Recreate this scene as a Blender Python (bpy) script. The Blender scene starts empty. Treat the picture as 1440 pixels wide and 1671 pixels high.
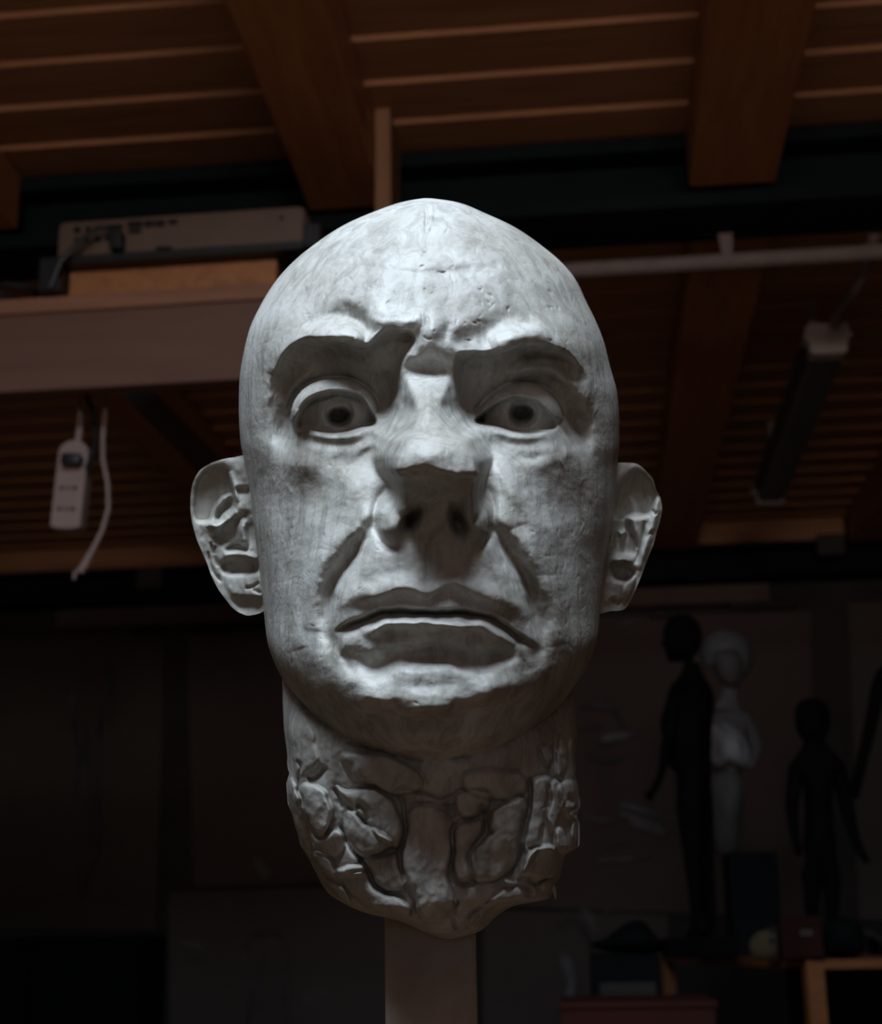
import bpy, bmesh, math, random
import numpy as np
from mathutils import Vector, Matrix, noise as mnoise

random.seed(7)
RNG = np.random.RandomState(11)
SC = bpy.context.scene
COL = SC.collection

# ------------------------------------------------------------------ camera
CAM_Z = 1.10
FPX = 2500.0                       # focal length in pixels of the 1440 wide frame
TILT = math.atan(700.0/FPX)
YAW = math.atan(250.0*math.cos(TILT)/FPX)
ROLL = math.radians(1.0)
cam_d = bpy.data.cameras.new('camera')
cam = bpy.data.objects.new('camera', cam_d)
COL.objects.link(cam)
cam_d.sensor_fit = 'HORIZONTAL'
cam_d.sensor_width = 36.0
cam_d.lens = 36.0*FPX/1440.0
cam_d.clip_start = 0.02
cam_d.clip_end = 60
R_cam = (Matrix.Rotation(YAW, 3, 'Z') @ Matrix.Rotation(math.pi/2+TILT, 3, 'X') @ Matrix.Rotation(-ROLL, 3, 'Z'))
cam.matrix_world = Matrix.Translation((0, 0, CAM_Z)) @ R_cam.to_4x4()
cam_d.dof.use_dof = True
cam_d.dof.focus_distance = 0.62
cam_d.dof.aperture_fstop = 18.0
SC.camera = cam
CAMP = Vector((0, 0, CAM_Z))
RN = np.array(R_cam)

# ------------------------------------------------------------------ light and exposure
SC.view_settings.view_transform = 'Standard'
SC.view_settings.look = 'None'
SC.view_settings.exposure = 0.0
SC.view_settings.gamma = 1.0
SC.view_settings.use_curve_mapping = False
SC.render.engine = 'CYCLES'
SC.cycles.use_denoising = True
SC.cycles.max_bounces = 8
SC.cycles.diffuse_bounces = 6
wd = bpy.data.worlds.new('sky')
SC.world = wd
wd.use_nodes = True
wd.node_tree.nodes['Background'].inputs[0].default_value = (0.50, 0.68, 0.90, 1)
wd.node_tree.nodes['Background'].inputs[1].default_value = 1.0


def area(name, loc, target, sx, sy, power, col, spread=180):
    l = bpy.data.lights.new(name, 'AREA')
    l.shape = 'RECTANGLE'
    l.size = sx
    l.size_y = sy
    l.energy = power
    l.color = col
    l.spread = math.radians(spread)
    o = bpy.data.objects.new(name, l)
    COL.objects.link(o)
    o.location = loc
    o.rotation_euler = (Vector(target)-Vector(loc)).to_track_quat('-Z', 'Y').to_euler()
    return o


KEY = area('skylight_daylight', (-0.18, -0.04, 2.76), (-0.08, 0.60, 1.35), 0.95, 0.78, 54.0, (0.79, 0.92, 1.06))
FILL = area('added_ceiling_fill', (0.25, -3.10, 1.90), (-0.15, 2.2, 3.75), 1.3, 0.7, 7.8, (1.0, 0.80, 0.68), 58)  # added warm fill aimed at the ceiling, spread kept off the head

CEIL_Z = CAM_Z+1.50
WALL_Y = 5.70
# ------------------------------------------------------------------ helpers


def ray(px, py):
    d = RN @ np.array([(px-720.0)/FPX, (835.5-py)/FPX, -1.0])
    return Vector(d)


def atY(px, py, Y):
    d = ray(px, py)
    return CAMP + d*(Y/d.y)


def atZ(px, py, Z):
    d = ray(px, py)
    return CAMP + d*((Z-CAM_Z)/d.z)


def mat(name, col, rough=0.7, spec=0.3, metal=0.0):
    m = bpy.data.materials.new(name)
    m.use_nodes = True
    b = m.node_tree.nodes['Principled BSDF']
    b.inputs['Base Color'].default_value = (*col, 1)
    b.inputs['Roughness'].default_value = rough
    b.inputs['Specular IOR Level'].default_value = spec
    b.inputs['Metallic'].default_value = metal
    return m


def nd(m, kind, **kw):
    n = m.node_tree.nodes.new(kind)
    for k, v in kw.items():
        if k in n.inputs:
            n.inputs[k].default_value = v
        else:
            setattr(n, k, v)
    return n


def lk(m, a, b):
    m.node_tree.links.new(a, b)


def ramp(m, src, stops):
    r = nd(m, 'ShaderNodeValToRGB')
    e = r.color_ramp.elements
    while len(e) < len(stops):
        e.new(0.5)
    for i, (p, c) in enumerate(stops):
        e[i].position = p
        e[i].color = (*c, 1) if len(c) == 3 else c
    lk(m, src, r.inputs[0])
    return r


def coords(m, scale=(1, 1, 1), loc=(0, 0, 0), rot=(0, 0, 0)):
    t = nd(m, 'ShaderNodeTexCoord')
    mp = nd(m, 'ShaderNodeMapping')
    mp.inputs['Scale'].default_value = scale
    mp.inputs['Location'].default_value = loc
    mp.inputs['Rotation'].default_value = rot
    lk(m, t.outputs['Object'], mp.inputs['Vector'])
    return mp.outputs[0]


def speckle(name, c0, c1, scale=8, rough=0.8, bump=0.15, stretch=(1, 1, 1), spec=0.3, detail=5, lo=0.35, hi=0.68):
    m = mat(name, c0, rough, spec)
    b = m.node_tree.nodes['Principled BSDF']
    v = coords(m, stretch)
    n = nd(m, 'ShaderNodeTexNoise', Scale=scale, Detail=detail, Roughness=0.6)
    lk(m, v, n.inputs['Vector'])
    r = ramp(m, n.outputs['Fac'], [(lo, c0), (hi, c1)])
    lk(m, r.outputs[0], b.inputs['Base Color'])
    if bump:
        bp = nd(m, 'ShaderNodeBump', Strength=bump, Distance=0.01)
        lk(m, n.outputs['Fac'], bp.inputs['Height'])
        lk(m, bp.outputs[0], b.inputs['Normal'])
    return m


def wood(name, c0, c1, grain=(1.2, 14, 14), knots=True, rough=0.62, spec=0.3, seed=0.0):
    """pine: long grain along the axis with the small stretch factor, scattered dark knots"""
    m = mat(name, c0, rough, spec)
    b = m.node_tree.nodes['Principled BSDF']
    v = coords(m, grain, (seed, seed*0.7, seed*0.3))
    n = nd(m, 'ShaderNodeTexNoise', Scale=3.0, Detail=6, Roughness=0.65, Distortion=0.6)
    lk(m, v, n.inputs['Vector'])
    r = ramp(m, n.outputs['Fac'], [(0.30, c0), (0.70, c1)])
    out = r.outputs[0]
    if knots:
        ks = tuple(2.0*max(0.45, min(1.6, g/6.0)) for g in grain)
        v2 = coords(m, ks, (seed*1.3+0.2, seed+0.1, 0.5))
        vo = nd(m, 'ShaderNodeTexVoronoi', Scale=1.9, Randomness=1.0)
        lk(m, v2, vo.inputs['Vector'])
        r2 = ramp(m, vo.outputs['Distance'], [(0.035, (0.16, 0.13, 0.12)), (0.105, (1, 1, 1))])
        mx = nd(m, 'ShaderNodeMix', data_type='RGBA', blend_type='MULTIPLY')
        mx.inputs[0].default_value = 1.0
        lk(m, out, mx.inputs[6])
        lk(m, r2.outputs[0], mx.inputs[7])
        out = mx.outputs[2]
    lk(m, out, b.inputs['Base Color'])
    bp = nd(m, 'ShaderNodeBump', Strength=0.12, Distance=0.004)
    lk(m, n.outputs['Fac'], bp.inputs['Height'])
    lk(m, bp.outputs[0], b.inputs['Normal'])
    return m


def link(name, me, m=None, parent=None, smooth=False):
    o = bpy.data.objects.new(name, me)
    COL.objects.link(o)
    if m:
        me.materials.append(m)
    if parent:
        o.parent = parent
    if smooth:
        me.polygons.foreach_set('use_smooth', [True]*len(me.polygons))
    return o


def tag(o, label, cat, group=None):
    o['label'] = label
    o['category'] = cat
    if group:
        o['group'] = group
    return o


def structure(o):
    o['kind'] = 'structure'
    return o


def thing(name, loc, label, cat, group=None, rz=0.0):
    o = bpy.data.objects.new(name, None)
    o.empty_display_size = 0.05
    COL.objects.link(o)
    o.location = loc
    o.rotation_euler = (0, 0, rz)
    bpy.context.view_layer.update()
    return tag(o, label, cat, group)


def np_mesh(name, verts, quads, m=None, parent=None, smooth=True):
    me = bpy.data.meshes.new(name)
    verts = np.asarray(verts, dtype=np.float32)
    quads = np.asarray(quads, dtype=np.int32)
    k = quads.shape[1]
    me.vertices.add(len(verts))
    me.vertices.foreach_set('co', verts.ravel())
    me.loops.add(quads.size)
    me.loops.foreach_set('vertex_index', quads.ravel())
    me.polygons.add(len(quads))
    me.polygons.foreach_set('loop_start', np.arange(0, quads.size, k, dtype=np.int32))
    me.polygons.foreach_set('loop_total', np.full(len(quads), k, dtype=np.int32))
    me.update(calc_edges=True)
    me.validate()
    return link(name, me, m, parent, smooth)


def local(parent, p):
    return parent.matrix_world.inverted() @ Vector(p) if parent else Vector(p)


class MB:
    """collects boxes, prisms, tubes, lathes in world (or the parent's local) space into one mesh"""

    def __init__(self):
        self.bm = bmesh.new()

    def box(self, lo, hi, bev=0.0, M=None, seg=2):
        tb = bmesh.new()
        bmesh.ops.create_cube(tb, size=1.0)
        c = [(a+b)/2 for a, b in zip(lo, hi)]
        s = [abs(b-a) for a, b in zip(lo, hi)]
        for v in tb.verts:
            v.co = Vector((v.co.x*s[0]+c[0], v.co.y*s[1]+c[1], v.co.z*s[2]+c[2]))
        if bev > 0:
            bmesh.ops.bevel(tb, geom=tb.edges[:], offset=bev, segments=seg, profile=0.5, affect='EDGES')
        if M is not None:
            tb.transform(M)
        self._add(tb)
        return self

    def _add(self, tb):
        t = bpy.data.meshes.new('tmp')
        tb.to_mesh(t)
        tb.free()
        self.bm.from_mesh(t)
        bpy.data.meshes.remove(t)

    def hexa(self, p):
        """8 corners: bottom 4 then top 4"""
        v = [self.bm.verts.new(q) for q in p]
        for f in ((0, 3, 2, 1), (4, 5, 6, 7), (0, 1, 5, 4), (1, 2, 6, 5), (2, 3, 7, 6), (3, 0, 4, 7)):
            self.bm.faces.new([v[i] for i in f])
        return self

    def tube(self, pts, r, seg=10, caps=True):
        pts = [Vector(p) for p in pts]
        n = len(pts)
        rs = r if isinstance(r, (list, tuple)) else [r]*n
        rings = []
        up = Vector((0, 0, 1))
        t0 = (pts[1]-pts[0]).normalized()
        a = t0.cross(up)
        if a.length < 1e-3:
            a = t0.cross(Vector((1, 0, 0)))
        a.normalize()
        for i, p in enumerate(pts):
            t = (pts[min(i+1, n-1)]-pts[max(i-1, 0)]).normalized()
            a = (a - t*a.dot(t)).normalized()
            b = t.cross(a)
            rings.append([self.bm.verts.new(p+(a*math.cos(2*math.pi*k/seg)+b*math.sin(2*math.pi*k/seg))*rs[i]) for k in range(seg)])
        for i in range(n-1):
            for k in range(seg):
                self.bm.faces.new((rings[i][k], rings[i][(k+1) % seg], rings[i+1][(k+1) % seg], rings[i+1][k]))
        if caps:
            self.bm.faces.new(rings[0][::-1])
            self.bm.faces.new(rings[-1])
        return self

    def extrude(self, poly, vec):
        """poly: list of 3-D points (planar), extruded by vec"""
        vec = Vector(vec)
        a = [self.bm.verts.new(Vector(p)) for p in poly]
        b = [self.bm.verts.new(Vector(p)+vec) for p in poly]
        self.bm.faces.new(a)
        self.bm.faces.new(b[::-1])
        n = len(a)
        for i in range(n):
            self.bm.faces.new((a[i], b[i], b[(i+1) % n], a[(i+1) % n]))
        return self

    def build(self, name, m, parent=None, smooth=False, world=True, bevel=0.0):
        bmesh.ops.recalc_face_normals(self.bm, faces=self.bm.faces[:])
        me = bpy.data.meshes.new(name)
        if parent is not None and world:
            self.bm.transform(parent.matrix_world.inverted())
        self.bm.to_mesh(me)
        self.bm.free()
        o = link(name, me, m, parent, smooth)
        if smooth:
            try:
                me.set_sharp_from_angle(angle=math.radians(40))
            except Exception:
                pass
        if bevel:
            md = o.modifiers.new('bevel', 'BEVEL')
            md.width = bevel
            md.segments = 2
            md.limit_method = 'ANGLE'
        return o


def settle(root, z):
    """lower or raise a thing so that its lowest point stands on height z"""
    bpy.context.view_layer.update()
    lo = min((c.matrix_world @ v.co).z for c in root.children for v in c.data.vertices)
    root.location.z += z-lo
    bpy.context.view_layer.update()


def rooted(o, base):
    """move an object's origin to base without moving its mesh"""
    base = Vector(base)
    o.data.transform(Matrix.Translation(-base))
    o.location = base
    return o


# ------------------------------------------------------------------ sculpting tools (relief in sculpture units)
class Field:
    """relief over a rectangle, one sample per unit; unit = 1/2500 of the viewing distance of the bust"""

    def __init__(self, x0, x1, y0, y1):
        self.x0, self.y0 = x0, y0
        self.X, self.Y = np.meshgrid(np.arange(x0, x1+1, dtype=float), np.arange(y0, y1+1, dtype=float))
        self.H = np.zeros_like(self.X)

    def win(self, xa, xb, ya, yb):
        h, w = self.H.shape
        i0 = int(max(0, ya-self.y0)); i1 = int(min(h, yb-self.y0+1))
        j0 = int(max(0, xa-self.x0)); j1 = int(min(w, xb-self.x0+1))
        return slice(i0, max(i0, i1)), slice(j0, max(j0, j1))

    def blob(self, x, y, rx, ry, amp, rot=0.0, p=2.0):
        R = 2.6*max(rx, ry)
        s = self.win(x-R, x+R, y-R, y+R)
        a = math.radians(rot)
        dx = self.X[s]-x; dy = self.Y[s]-y
        u = (dx*math.cos(a)+dy*math.sin(a))/rx
        v = (-dx*math.sin(a)+dy*math.cos(a))/ry
        self.H[s] += amp*np.exp(-(u*u+v*v)**(p/2))

    def _near(self, pts, pad):
        P = spline(pts)
        s = self.win(P[:, 0].min()-pad, P[:, 0].max()+pad, P[:, 1].min()-pad, P[:, 1].max()+pad)
        X = self.X[s]; Y = self.Y[s]
        best = np.full(X.shape, 1e9); tt = np.zeros(X.shape); sg = np.zeros(X.shape)
        L = np.concatenate([[0], np.cumsum(np.hypot(*np.diff(P, axis=0).T))])
        L /= L[-1]
        for i in range(len(P)-1):
            ax, ay = P[i]; bx, by = P[i+1]
            ex, ey = bx-ax, by-ay
            q = ex*ex+ey*ey+1e-9
            t = np.clip(((X-ax)*ex+(Y-ay)*ey)/q, 0, 1)
            d = np.hypot(X-ax-t*ex, Y-ay-t*ey)
            m = d < best
            best[m] = d[m]
            tt[m] = (L[i]+t*(L[i+1]-L[i]))[m]
            sg[m] = np.sign(ex*(Y-ay)-ey*(X-ax))[m]
        return s, best, tt, sg, P

    def stroke(self, pts, r, amp, kind='g', tap=0.2):
        R = max(r) if isinstance(r, (list, tuple)) else r
        s, d, t, sg, P = self._near(pts, 3.2*R)
        rr = np.interp(t, np.linspace(0, 1, len(r)), r) if isinstance(r, (list, tuple)) else r
        aa = np.interp(t, np.linspace(0, 1, len(amp)), amp) if isinstance(amp, (list, tuple)) else amp
        if tap:
            aa = aa*np.clip(t/tap, 0, 1)**0.5*np.clip((1-t)/tap, 0, 1)**0.5
        if kind == 'g':
            self.H[s] += aa*np.exp(-(d/rr)**2)
        else:
            self.H[s] += aa*np.exp(-(d/rr)**1.2)

    def step(self, pts, ref, amp, w, fall, tap=0.2, p=2.0):
        """a cliff along pts; the side of ref is moved by amp, fading out over fall"""
        s, d, t, sg, P = self._near(pts, 2.6*fall)
        w = np.interp(t, np.linspace(0, 1, len(w)), w) if isinstance(w, (list, tuple)) else w
        k = np.argmin(np.hypot(P[:-1, 0]-ref[0], P[:-1, 1]-ref[1]))
        e = P[k+1]-P[k]
        rs = np.sign(e[0]*(ref[1]-P[k, 1])-e[1]*(ref[0]-P[k, 0]))
        sd = d*sg*rs
        aa = np.interp(t, np.linspace(0, 1, len(amp)), amp) if isinstance(amp, (list, tuple)) else amp
        if tap:
            q = np.clip(t/tap, 0, 1)*np.clip((1-t)/tap, 0, 1)
            aa = aa*(q*(2-q))
        self.H[s] += aa/(1+np.exp(-np.clip(sd/w, -30, 30)))*np.exp(-(np.maximum(sd, 0)/fall)**p)

    def mask(self, poly, soft, pad=6):
        """smooth inside mask of a polygon"""
        P = spline(poly, closed=True)
        pad = soft*3+pad
        s = self.win(P[:, 0].min()-pad, P[:, 0].max()+pad, P[:, 1].min()-pad, P[:, 1].max()+pad)
        X = self.X[s]; Y = self.Y[s]
        ins = np.zeros(X.shape, bool)
        best = np.full(X.shape, 1e9)
        n = len(P)
        for i in range(n):
            ax, ay = P[i]; bx, by = P[(i+1) % n]
            c = ((ay > Y) != (by > Y))
            xi = (bx-ax)*(Y-ay)/((by-ay) if abs(by-ay) > 1e-9 else 1e-9)+ax
            ins ^= (c & (X < xi))
            ex, ey = bx-ax, by-ay
            q = ex*ex+ey*ey+1e-9
            t = np.clip(((X-ax)*ex+(Y-ay)*ey)/q, 0, 1)
            best = np.minimum(best, np.hypot(X-ax-t*ex, Y-ay-t*ey))
        sd = np.where(ins, best, -best)
        return s, 1/(1+np.exp(-np.clip(sd/soft, -30, 30))), sd

    def plate(self, poly, amp, soft=2.5, dome=0.0, gx=0.0, gy=0.0, crack=0.0):
        s, m, sd = self.mask(poly, soft)
        cx = np.mean([p[0] for p in poly]); cy = np.mean([p[1] for p in poly])
        body = amp+gx*(self.X[s]-cx)+gy*(self.Y[s]-cy)
        if dome:
            body = body+dome*(1-np.exp(-np.maximum(sd, 0)/14.0))
        self.H[s] += m*body
        if crack:
            self.H[s] -= crack*np.exp(-(sd/3.0)**2)

    def noise(self, scale, amp, ax=1.0, ay=1.0, seed=0, mask=None):
        self.H += amp*fnoise(self.X.shape, scale*ax, scale*ay, seed)*(1 if mask is None else mask)

    def smooth(self, s, r=1, it=1):
        A = self.H[s]
        for _ in range(it):
            B = np.pad(A, r, mode='edge')
            acc = np.zeros_like(A)
            for i in range(2*r+1):
                for j in range(2*r+1):
                    acc += B[i:i+A.shape[0], j:j+A.shape[1]]
            A = acc/(2*r+1)**2
        self.H[s] = A

    def at(self, x, y):
        h, w = self.H.shape
        fx = np.clip(x-self.x0, 0, w-1.001); fy = np.clip(y-self.y0, 0, h-1.001)
        i = fy.astype(int); j = fx.astype(int)
        a = fx-j; b = fy-i
        H = self.H
        return (H[i, j]*(1-a)+H[i, j+1]*a)*(1-b)+(H[i+1, j]*(1-a)+H[i+1, j+1]*a)*b


def spline(pts, closed=False, sub=6):
    p = np.array([q[:2] for q in pts], float)
    n = len(p)
    if n < 3:
        return p
    out = []
    rng = range(n) if closed else range(n-1)
    for i in rng:
        if closed:
            a, b, c, d = p[(i-1) % n], p[i], p[(i+1) % n], p[(i+2) % n]
        else:
            a, b, c, d = p[max(i-1, 0)], p[i], p[i+1], p[min(i+2, n-1)]
        for k in range(sub):
            t = k/sub
            out.append(0.5*((2*b)+(-a+c)*t+(2*a-5*b+4*c-d)*t*t+(-a+3*b-3*c+d)*t**3))
    if not closed:
        out.append(p[-1])
    return np.array(out)


def fnoise(shape, sx, sy, seed, oct=1):
    """smooth noise of feature size sx, sy (samples), about -1..1"""
    r = np.random.RandomState(seed)
    out = np.zeros(shape)
    amp = 1.0
    for _ in range(oct):
        gh = int(shape[0]/sy)+5; gw = int(shape[1]/sx)+5
        g = r.rand(gh, gw)*2-1
        y = np.arange(shape[0])/sy+1.5; x = np.arange(shape[1])/sx+1.5

        def bas(t):
            i = np.floor(t).astype(int); f = t-i
            return i, ((1-f)**3/6, (3*f**3-6*f**2+4)/6, (-3*f**3+3*f**2+3*f+1)/6, f**3/6)
        iy, wy = bas(y); ix, wx = bas(x)
        R = sum(g[iy-1+k][:, :]*wy[k][:, None] for k in range(4))
        out += amp*2.0*sum(R[:, ix-1+k]*wx[k][None, :] for k in range(4))
        amp *= 0.5; sx /= 2; sy /= 2
    return out


def pchip(xs, ys):
    xs = np.array(xs, float); ys = np.array(ys, float)
    h = np.diff(xs); d = np.diff(ys)/h
    m = np.zeros(len(xs))
    for i in range(1, len(xs)-1):
        if d[i-1]*d[i] > 0:
            w1 = 2*h[i]+h[i-1]; w2 = h[i]+2*h[i-1]
            m[i] = (w1+w2)/(w1/d[i-1]+w2/d[i])
    m[0] = d[0]; m[-1] = d[-1]

    def f(x):
        x = np.clip(np.asarray(x, float), xs[0], xs[-1])
        i = np.clip(np.searchsorted(xs, x)-1, 0, len(xs)-2)
        t = (x-xs[i])/h[i]
        return ((2*t**3-3*t**2+1)*ys[i]+(t**3-2*t**2+t)*h[i]*m[i]+(-2*t**3+3*t**2)*ys[i+1]+(t**3-t**2)*h[i]*m[i+1])
    return f


BUST_D = 0.70
UNIT = BUST_D/FPX


def to_world(px, py, w):
    """sculpture units -> metres; w = towards the viewer"""
    px = np.asarray(px, float); py = np.asarray(py, float); w = np.asarray(w, float)
    k = (BUST_D - w*UNIT)
    d = np.stack([(px-720.0)/FPX*k, (835.5-py)/FPX*k, -k], -1)
    return d @ RN.T + np.array(CAMP)
# ------------------------------------------------------------------ the clay head: relief
XL = pchip([323, 324, 330, 346, 366, 396, 421, 460, 497, 538, 575, 621, 667, 722, 759, 808, 862, 916, 970, 1010, 1045, 1077, 1102, 1120, 1145, 1176, 1200, 1225, 1250, 1275, 1300],
           [698, 688, 655, 609, 563, 517, 485, 449, 426, 407, 398, 391, 390, 393, 400, 409, 415, 422, 428, 432, 436, 446, 458, 470, 490, 512, 530, 556, 590, 630, 690])
XR = pchip([323, 324, 330, 348, 369, 399, 426, 456, 492, 529, 561, 598, 644, 690, 727, 762, 808, 840, 915, 956, 996, 1023, 1042, 1066, 1096, 1115, 1145, 1176, 1200, 1225, 1250, 1275, 1300],
           [698, 708, 747, 792, 838, 882, 915, 940, 957, 975, 987, 996, 1008, 1011, 1011, 1007, 1005, 1001, 988, 984, 980, 978, 976, 968, 954, 941, 920, 898, 880, 856, 825, 790, 700])
CW = pchip([323, 360, 450, 600, 750, 870, 1000, 1100, 1200, 1300], [-10, -30, -60, -60, -20, 30, 100, 170, 190, 190])
FM = pchip([323, 325, 331, 345, 375, 420, 450, 500, 545, 575, 610, 650, 700, 760, 820, 860, 900, 950, 1000, 1045, 1090, 1130, 1160, 1180, 1200, 1230, 1260, 1300],
           [-10, 30, 75, 112, 158, 210, 238, 280, 310, 314, 312, 316, 327, 346, 382, 418, 440, 455, 466, 474, 478, 489, 497, 495, 492, 448, 388, 300])
NN = pchip([323, 450, 600, 760, 900, 1000, 1100, 1200, 1300], [2.0, 2.15, 2.35, 2.2, 1.98, 1.92, 2.06, 2.15, 2.15])
BK = pchip([323, 345, 450, 600, 800, 1000, 1112, 1200, 1300], [0, 90, 300, 430, 380, 220, 150, 100, 20])

def smoothed(f, y0=350, sg=7.0):
    ys = np.arange(300, 1320, 1.0)
    v = f(ys)
    k = np.exp(-0.5*(np.arange(-24, 25)/sg)**2); k /= k.sum()
    sm = np.convolve(np.pad(v, 24, mode='edge'), k, 'valid')
    t = np.clip((ys-y0+25)/50, 0, 1)
    v = v*(1-t)+sm*t
    return lambda y: np.interp(np.asarray(y, float), ys, v) if np.min(y) > y0+25 else np.where(np.asarray(y, float) > y0+25, np.interp(np.asarray(y, float), ys, v), f(y)*(1-np.interp(y, ys, t))+np.interp(y, ys, sm)*np.interp(y, ys, t))


XL = smoothed(XL)
XR = smoothed(XR)
FM = smoothed(FM, 380, 9.0)
F = Field(384, 1018, 318, 1304)
FX0, FY0 = F.X.copy(), F.Y.copy()
F.X += 2.0*fnoise(FX0.shape, 22, 22, 71)+1.0*fnoise(FX0.shape, 9, 9, 72)
F.Y += 2.0*fnoise(FX0.shape, 22, 22, 73)+1.1*fnoise(FX0.shape, 9, 8, 74)


def base_h(x, y):
    xl, xr = XL(y), XR(y)
    mid = (xl+xr)/2; hw = np.maximum((xr-xl)/2, 0.5)
    t = np.clip(np.abs(x-mid)/hw, 0, 1)
    n = NN(y)
    return CW(y)+(FM(y)-CW(y))*np.maximum(1-t**n, 0)**(1/n)


# forehead: eminences, worry line, frown
F.blob(620, 455, 70, 42, 10)
F.blob(790, 455, 70, 42, 8)
F.stroke([(560, 432), (640, 442), (700, 447), (760, 440), (840, 428)], 8, -4)
F.stroke([(494, 530), (525, 520), (562, 516), (592, 526), (610, 546)], [14, 16, 18, 18, 14], [-4, -12, -22, -28, -16], tap=0.1)
F.stroke([(738, 562), (768, 550), (800, 540), (840, 526), (880, 524)], [14, 22, 22, 18, 14], [-8, -16, -20, -16, -4], tap=0.1)
F.stroke([(600, 520), (640, 524), (688, 522)], 16, 13, tap=0.15)
F.step([(692, 508), (689, 535), (682, 580)], (660, 545), [-4, -12, -8], 1.4, 26, tap=0.35)
F.stroke([(706, 480), (706, 530), (702, 590)], 16, [6, 14, 3])
F.stroke([(736, 520), (728, 540), (722, 562)], 9, [-2, -6, -2])
# brows
F.stroke([(447, 612), (457, 588), (484, 562), (520, 548), (556, 545), (592, 556)], [12, 18, 19, 20, 18, 12], [8, 20, 28, 34, 32, 16], tap=0.06)


def socket(poly, amp, soft, y0, y1):
    s, m, sd = F.mask(poly, soft)
    f = np.clip((y1-F.Y[s])/(y1-y0), 0, 1)
    g = np.clip(np.abs(F.X[s]-(700))/262, 0, 1)
    g = 1-0.5*np.clip((g-0.62)/0.38, 0, 1)
    F.H[s] += m*g*amp*f*f*(3-2*f)*(1-np.exp(-np.maximum(sd+4, 0)/7.0))


socket([(438, 680), (441, 632), (448, 606), (461, 582), (486, 560), (520, 551), (556, 553), (586, 562), (604, 561), (620, 547), (642, 539), (668, 542), (676, 556), (664, 582), (655, 610), (650, 645), (636, 700), (560, 740), (470, 740), (444, 715)], -46, 2.6, 600, 715)
F.stroke([(962, 660), (950, 612), (936, 582), (905, 556), (868, 542), (835, 548), (800, 562)], [10, 13, 18, 22, 24, 22, 16], [6, 12, 18, 24, 26, 22, 10], tap=0.06)
socket([(968, 700), (961, 645), (950, 606), (934, 583), (905, 569), (870, 563), (835, 568), (800, 574), (772, 574), (752, 580), (744, 600), (744, 630), (752, 690), (830, 745), (940, 745), (966, 725)], -48, 5.0, 600, 715)
F.blob(700, 600, 40, 16, -13)
# temples
F.blob(415, 590, 26, 80, -8)
F.blob(985, 600, 20, 80, -8)
# sockets
F.blob(560, 655, 70, 44, -38)
F.blob(628, 648, 26, 46, -26)
F.blob(770, 650, 26, 46, -32)
F.blob(850, 655, 74, 44, -44)
F.blob(468, 678, 24, 50, -34, 12)
F.blob(938, 690, 28, 44, -36, -24)
# fold of loose skin over the lids
F.stroke([(464, 664), (480, 628), (514, 598)], 8, 14)
F.blob(468, 708, 15, 40, -26, 14)
F.blob(948, 704, 17, 42, -28, -16)
F.stroke([(832, 616), (862, 604), (900, 604), (930, 624), (954, 656)], 12, [12, 28, 30, 22, 12])
# cheekbones and hollows
F.blob(496, 757, 58, 24, 11, 12)
F.blob(560, 752, 40, 16, -6, -18)
F.stroke([(615, 728), (585, 752), (560, 768)], 7, -5)
F.blob(488, 832, 56, 50, -9)
F.blob(452, 850, 34, 84, -9)
F.blob(955, 850, 32, 84, -8)
F.blob(478, 895, 28, 44, -7)
F.blob(575, 800, 38, 42, 20, 25)
F.blob(590, 862, 28, 30, 10, 30)
F.blob(905, 750, 58, 24, 12, -10)
F.stroke([(788, 716), (820, 732), (860, 745), (900, 742)], 9, -6)
F.blob(920, 835, 50, 50, -11)
F.blob(925, 905, 26, 44, -10)
F.blob(832, 800, 36, 44, 18, -30)
F.blob(822, 850, 24, 28, 8, -30)
F.stroke([(790, 735), (830, 790), (870, 850), (895, 905)], 16, [3, 9, 9, 3])
F.stroke([(470, 950), (478, 1010), (490, 1060)], 16, 7)
F.stroke([(525, 900), (520, 960), (520, 1030)], 14, 5)
F.stroke([(900, 940), (905, 1000), (915, 1050)], 18, 6)
# nose
NY = [606, 613, 619, 640, 676, 700, 720, 745, 765, 776, 786, 805, 830, 860, 880, 894]
PL = [676, 672, 669, 673, 686, 683, 664, 654, 651, 652, 657, 664, 668, 684, 694, 700]
PR = [724, 728, 731, 725, 714, 724, 752, 768, 773, 774, 770, 766, 764, 742, 730, 720]
BL = [668, 664, 659, 648, 632, 616, 606, 604, 612, 619, 626, 632, 640, 656, 664, 672]
BR = [732, 735, 738, 747, 762, 782, 798, 804, 800, 796, 792, 790, 786, 772, 764, 750]
NH = [0, 3, 18, 54, 92, 120, 144, 157, 156, 149, 130, 101, 66, 32, 8, 0]
s = F.win(590, 820, 600, 900)
Xn, Yn = F.X[s], F.Y[s]


def smo(t):
    t = np.clip(t, 0, 1)
    return t*t*(3-2*t)


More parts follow.
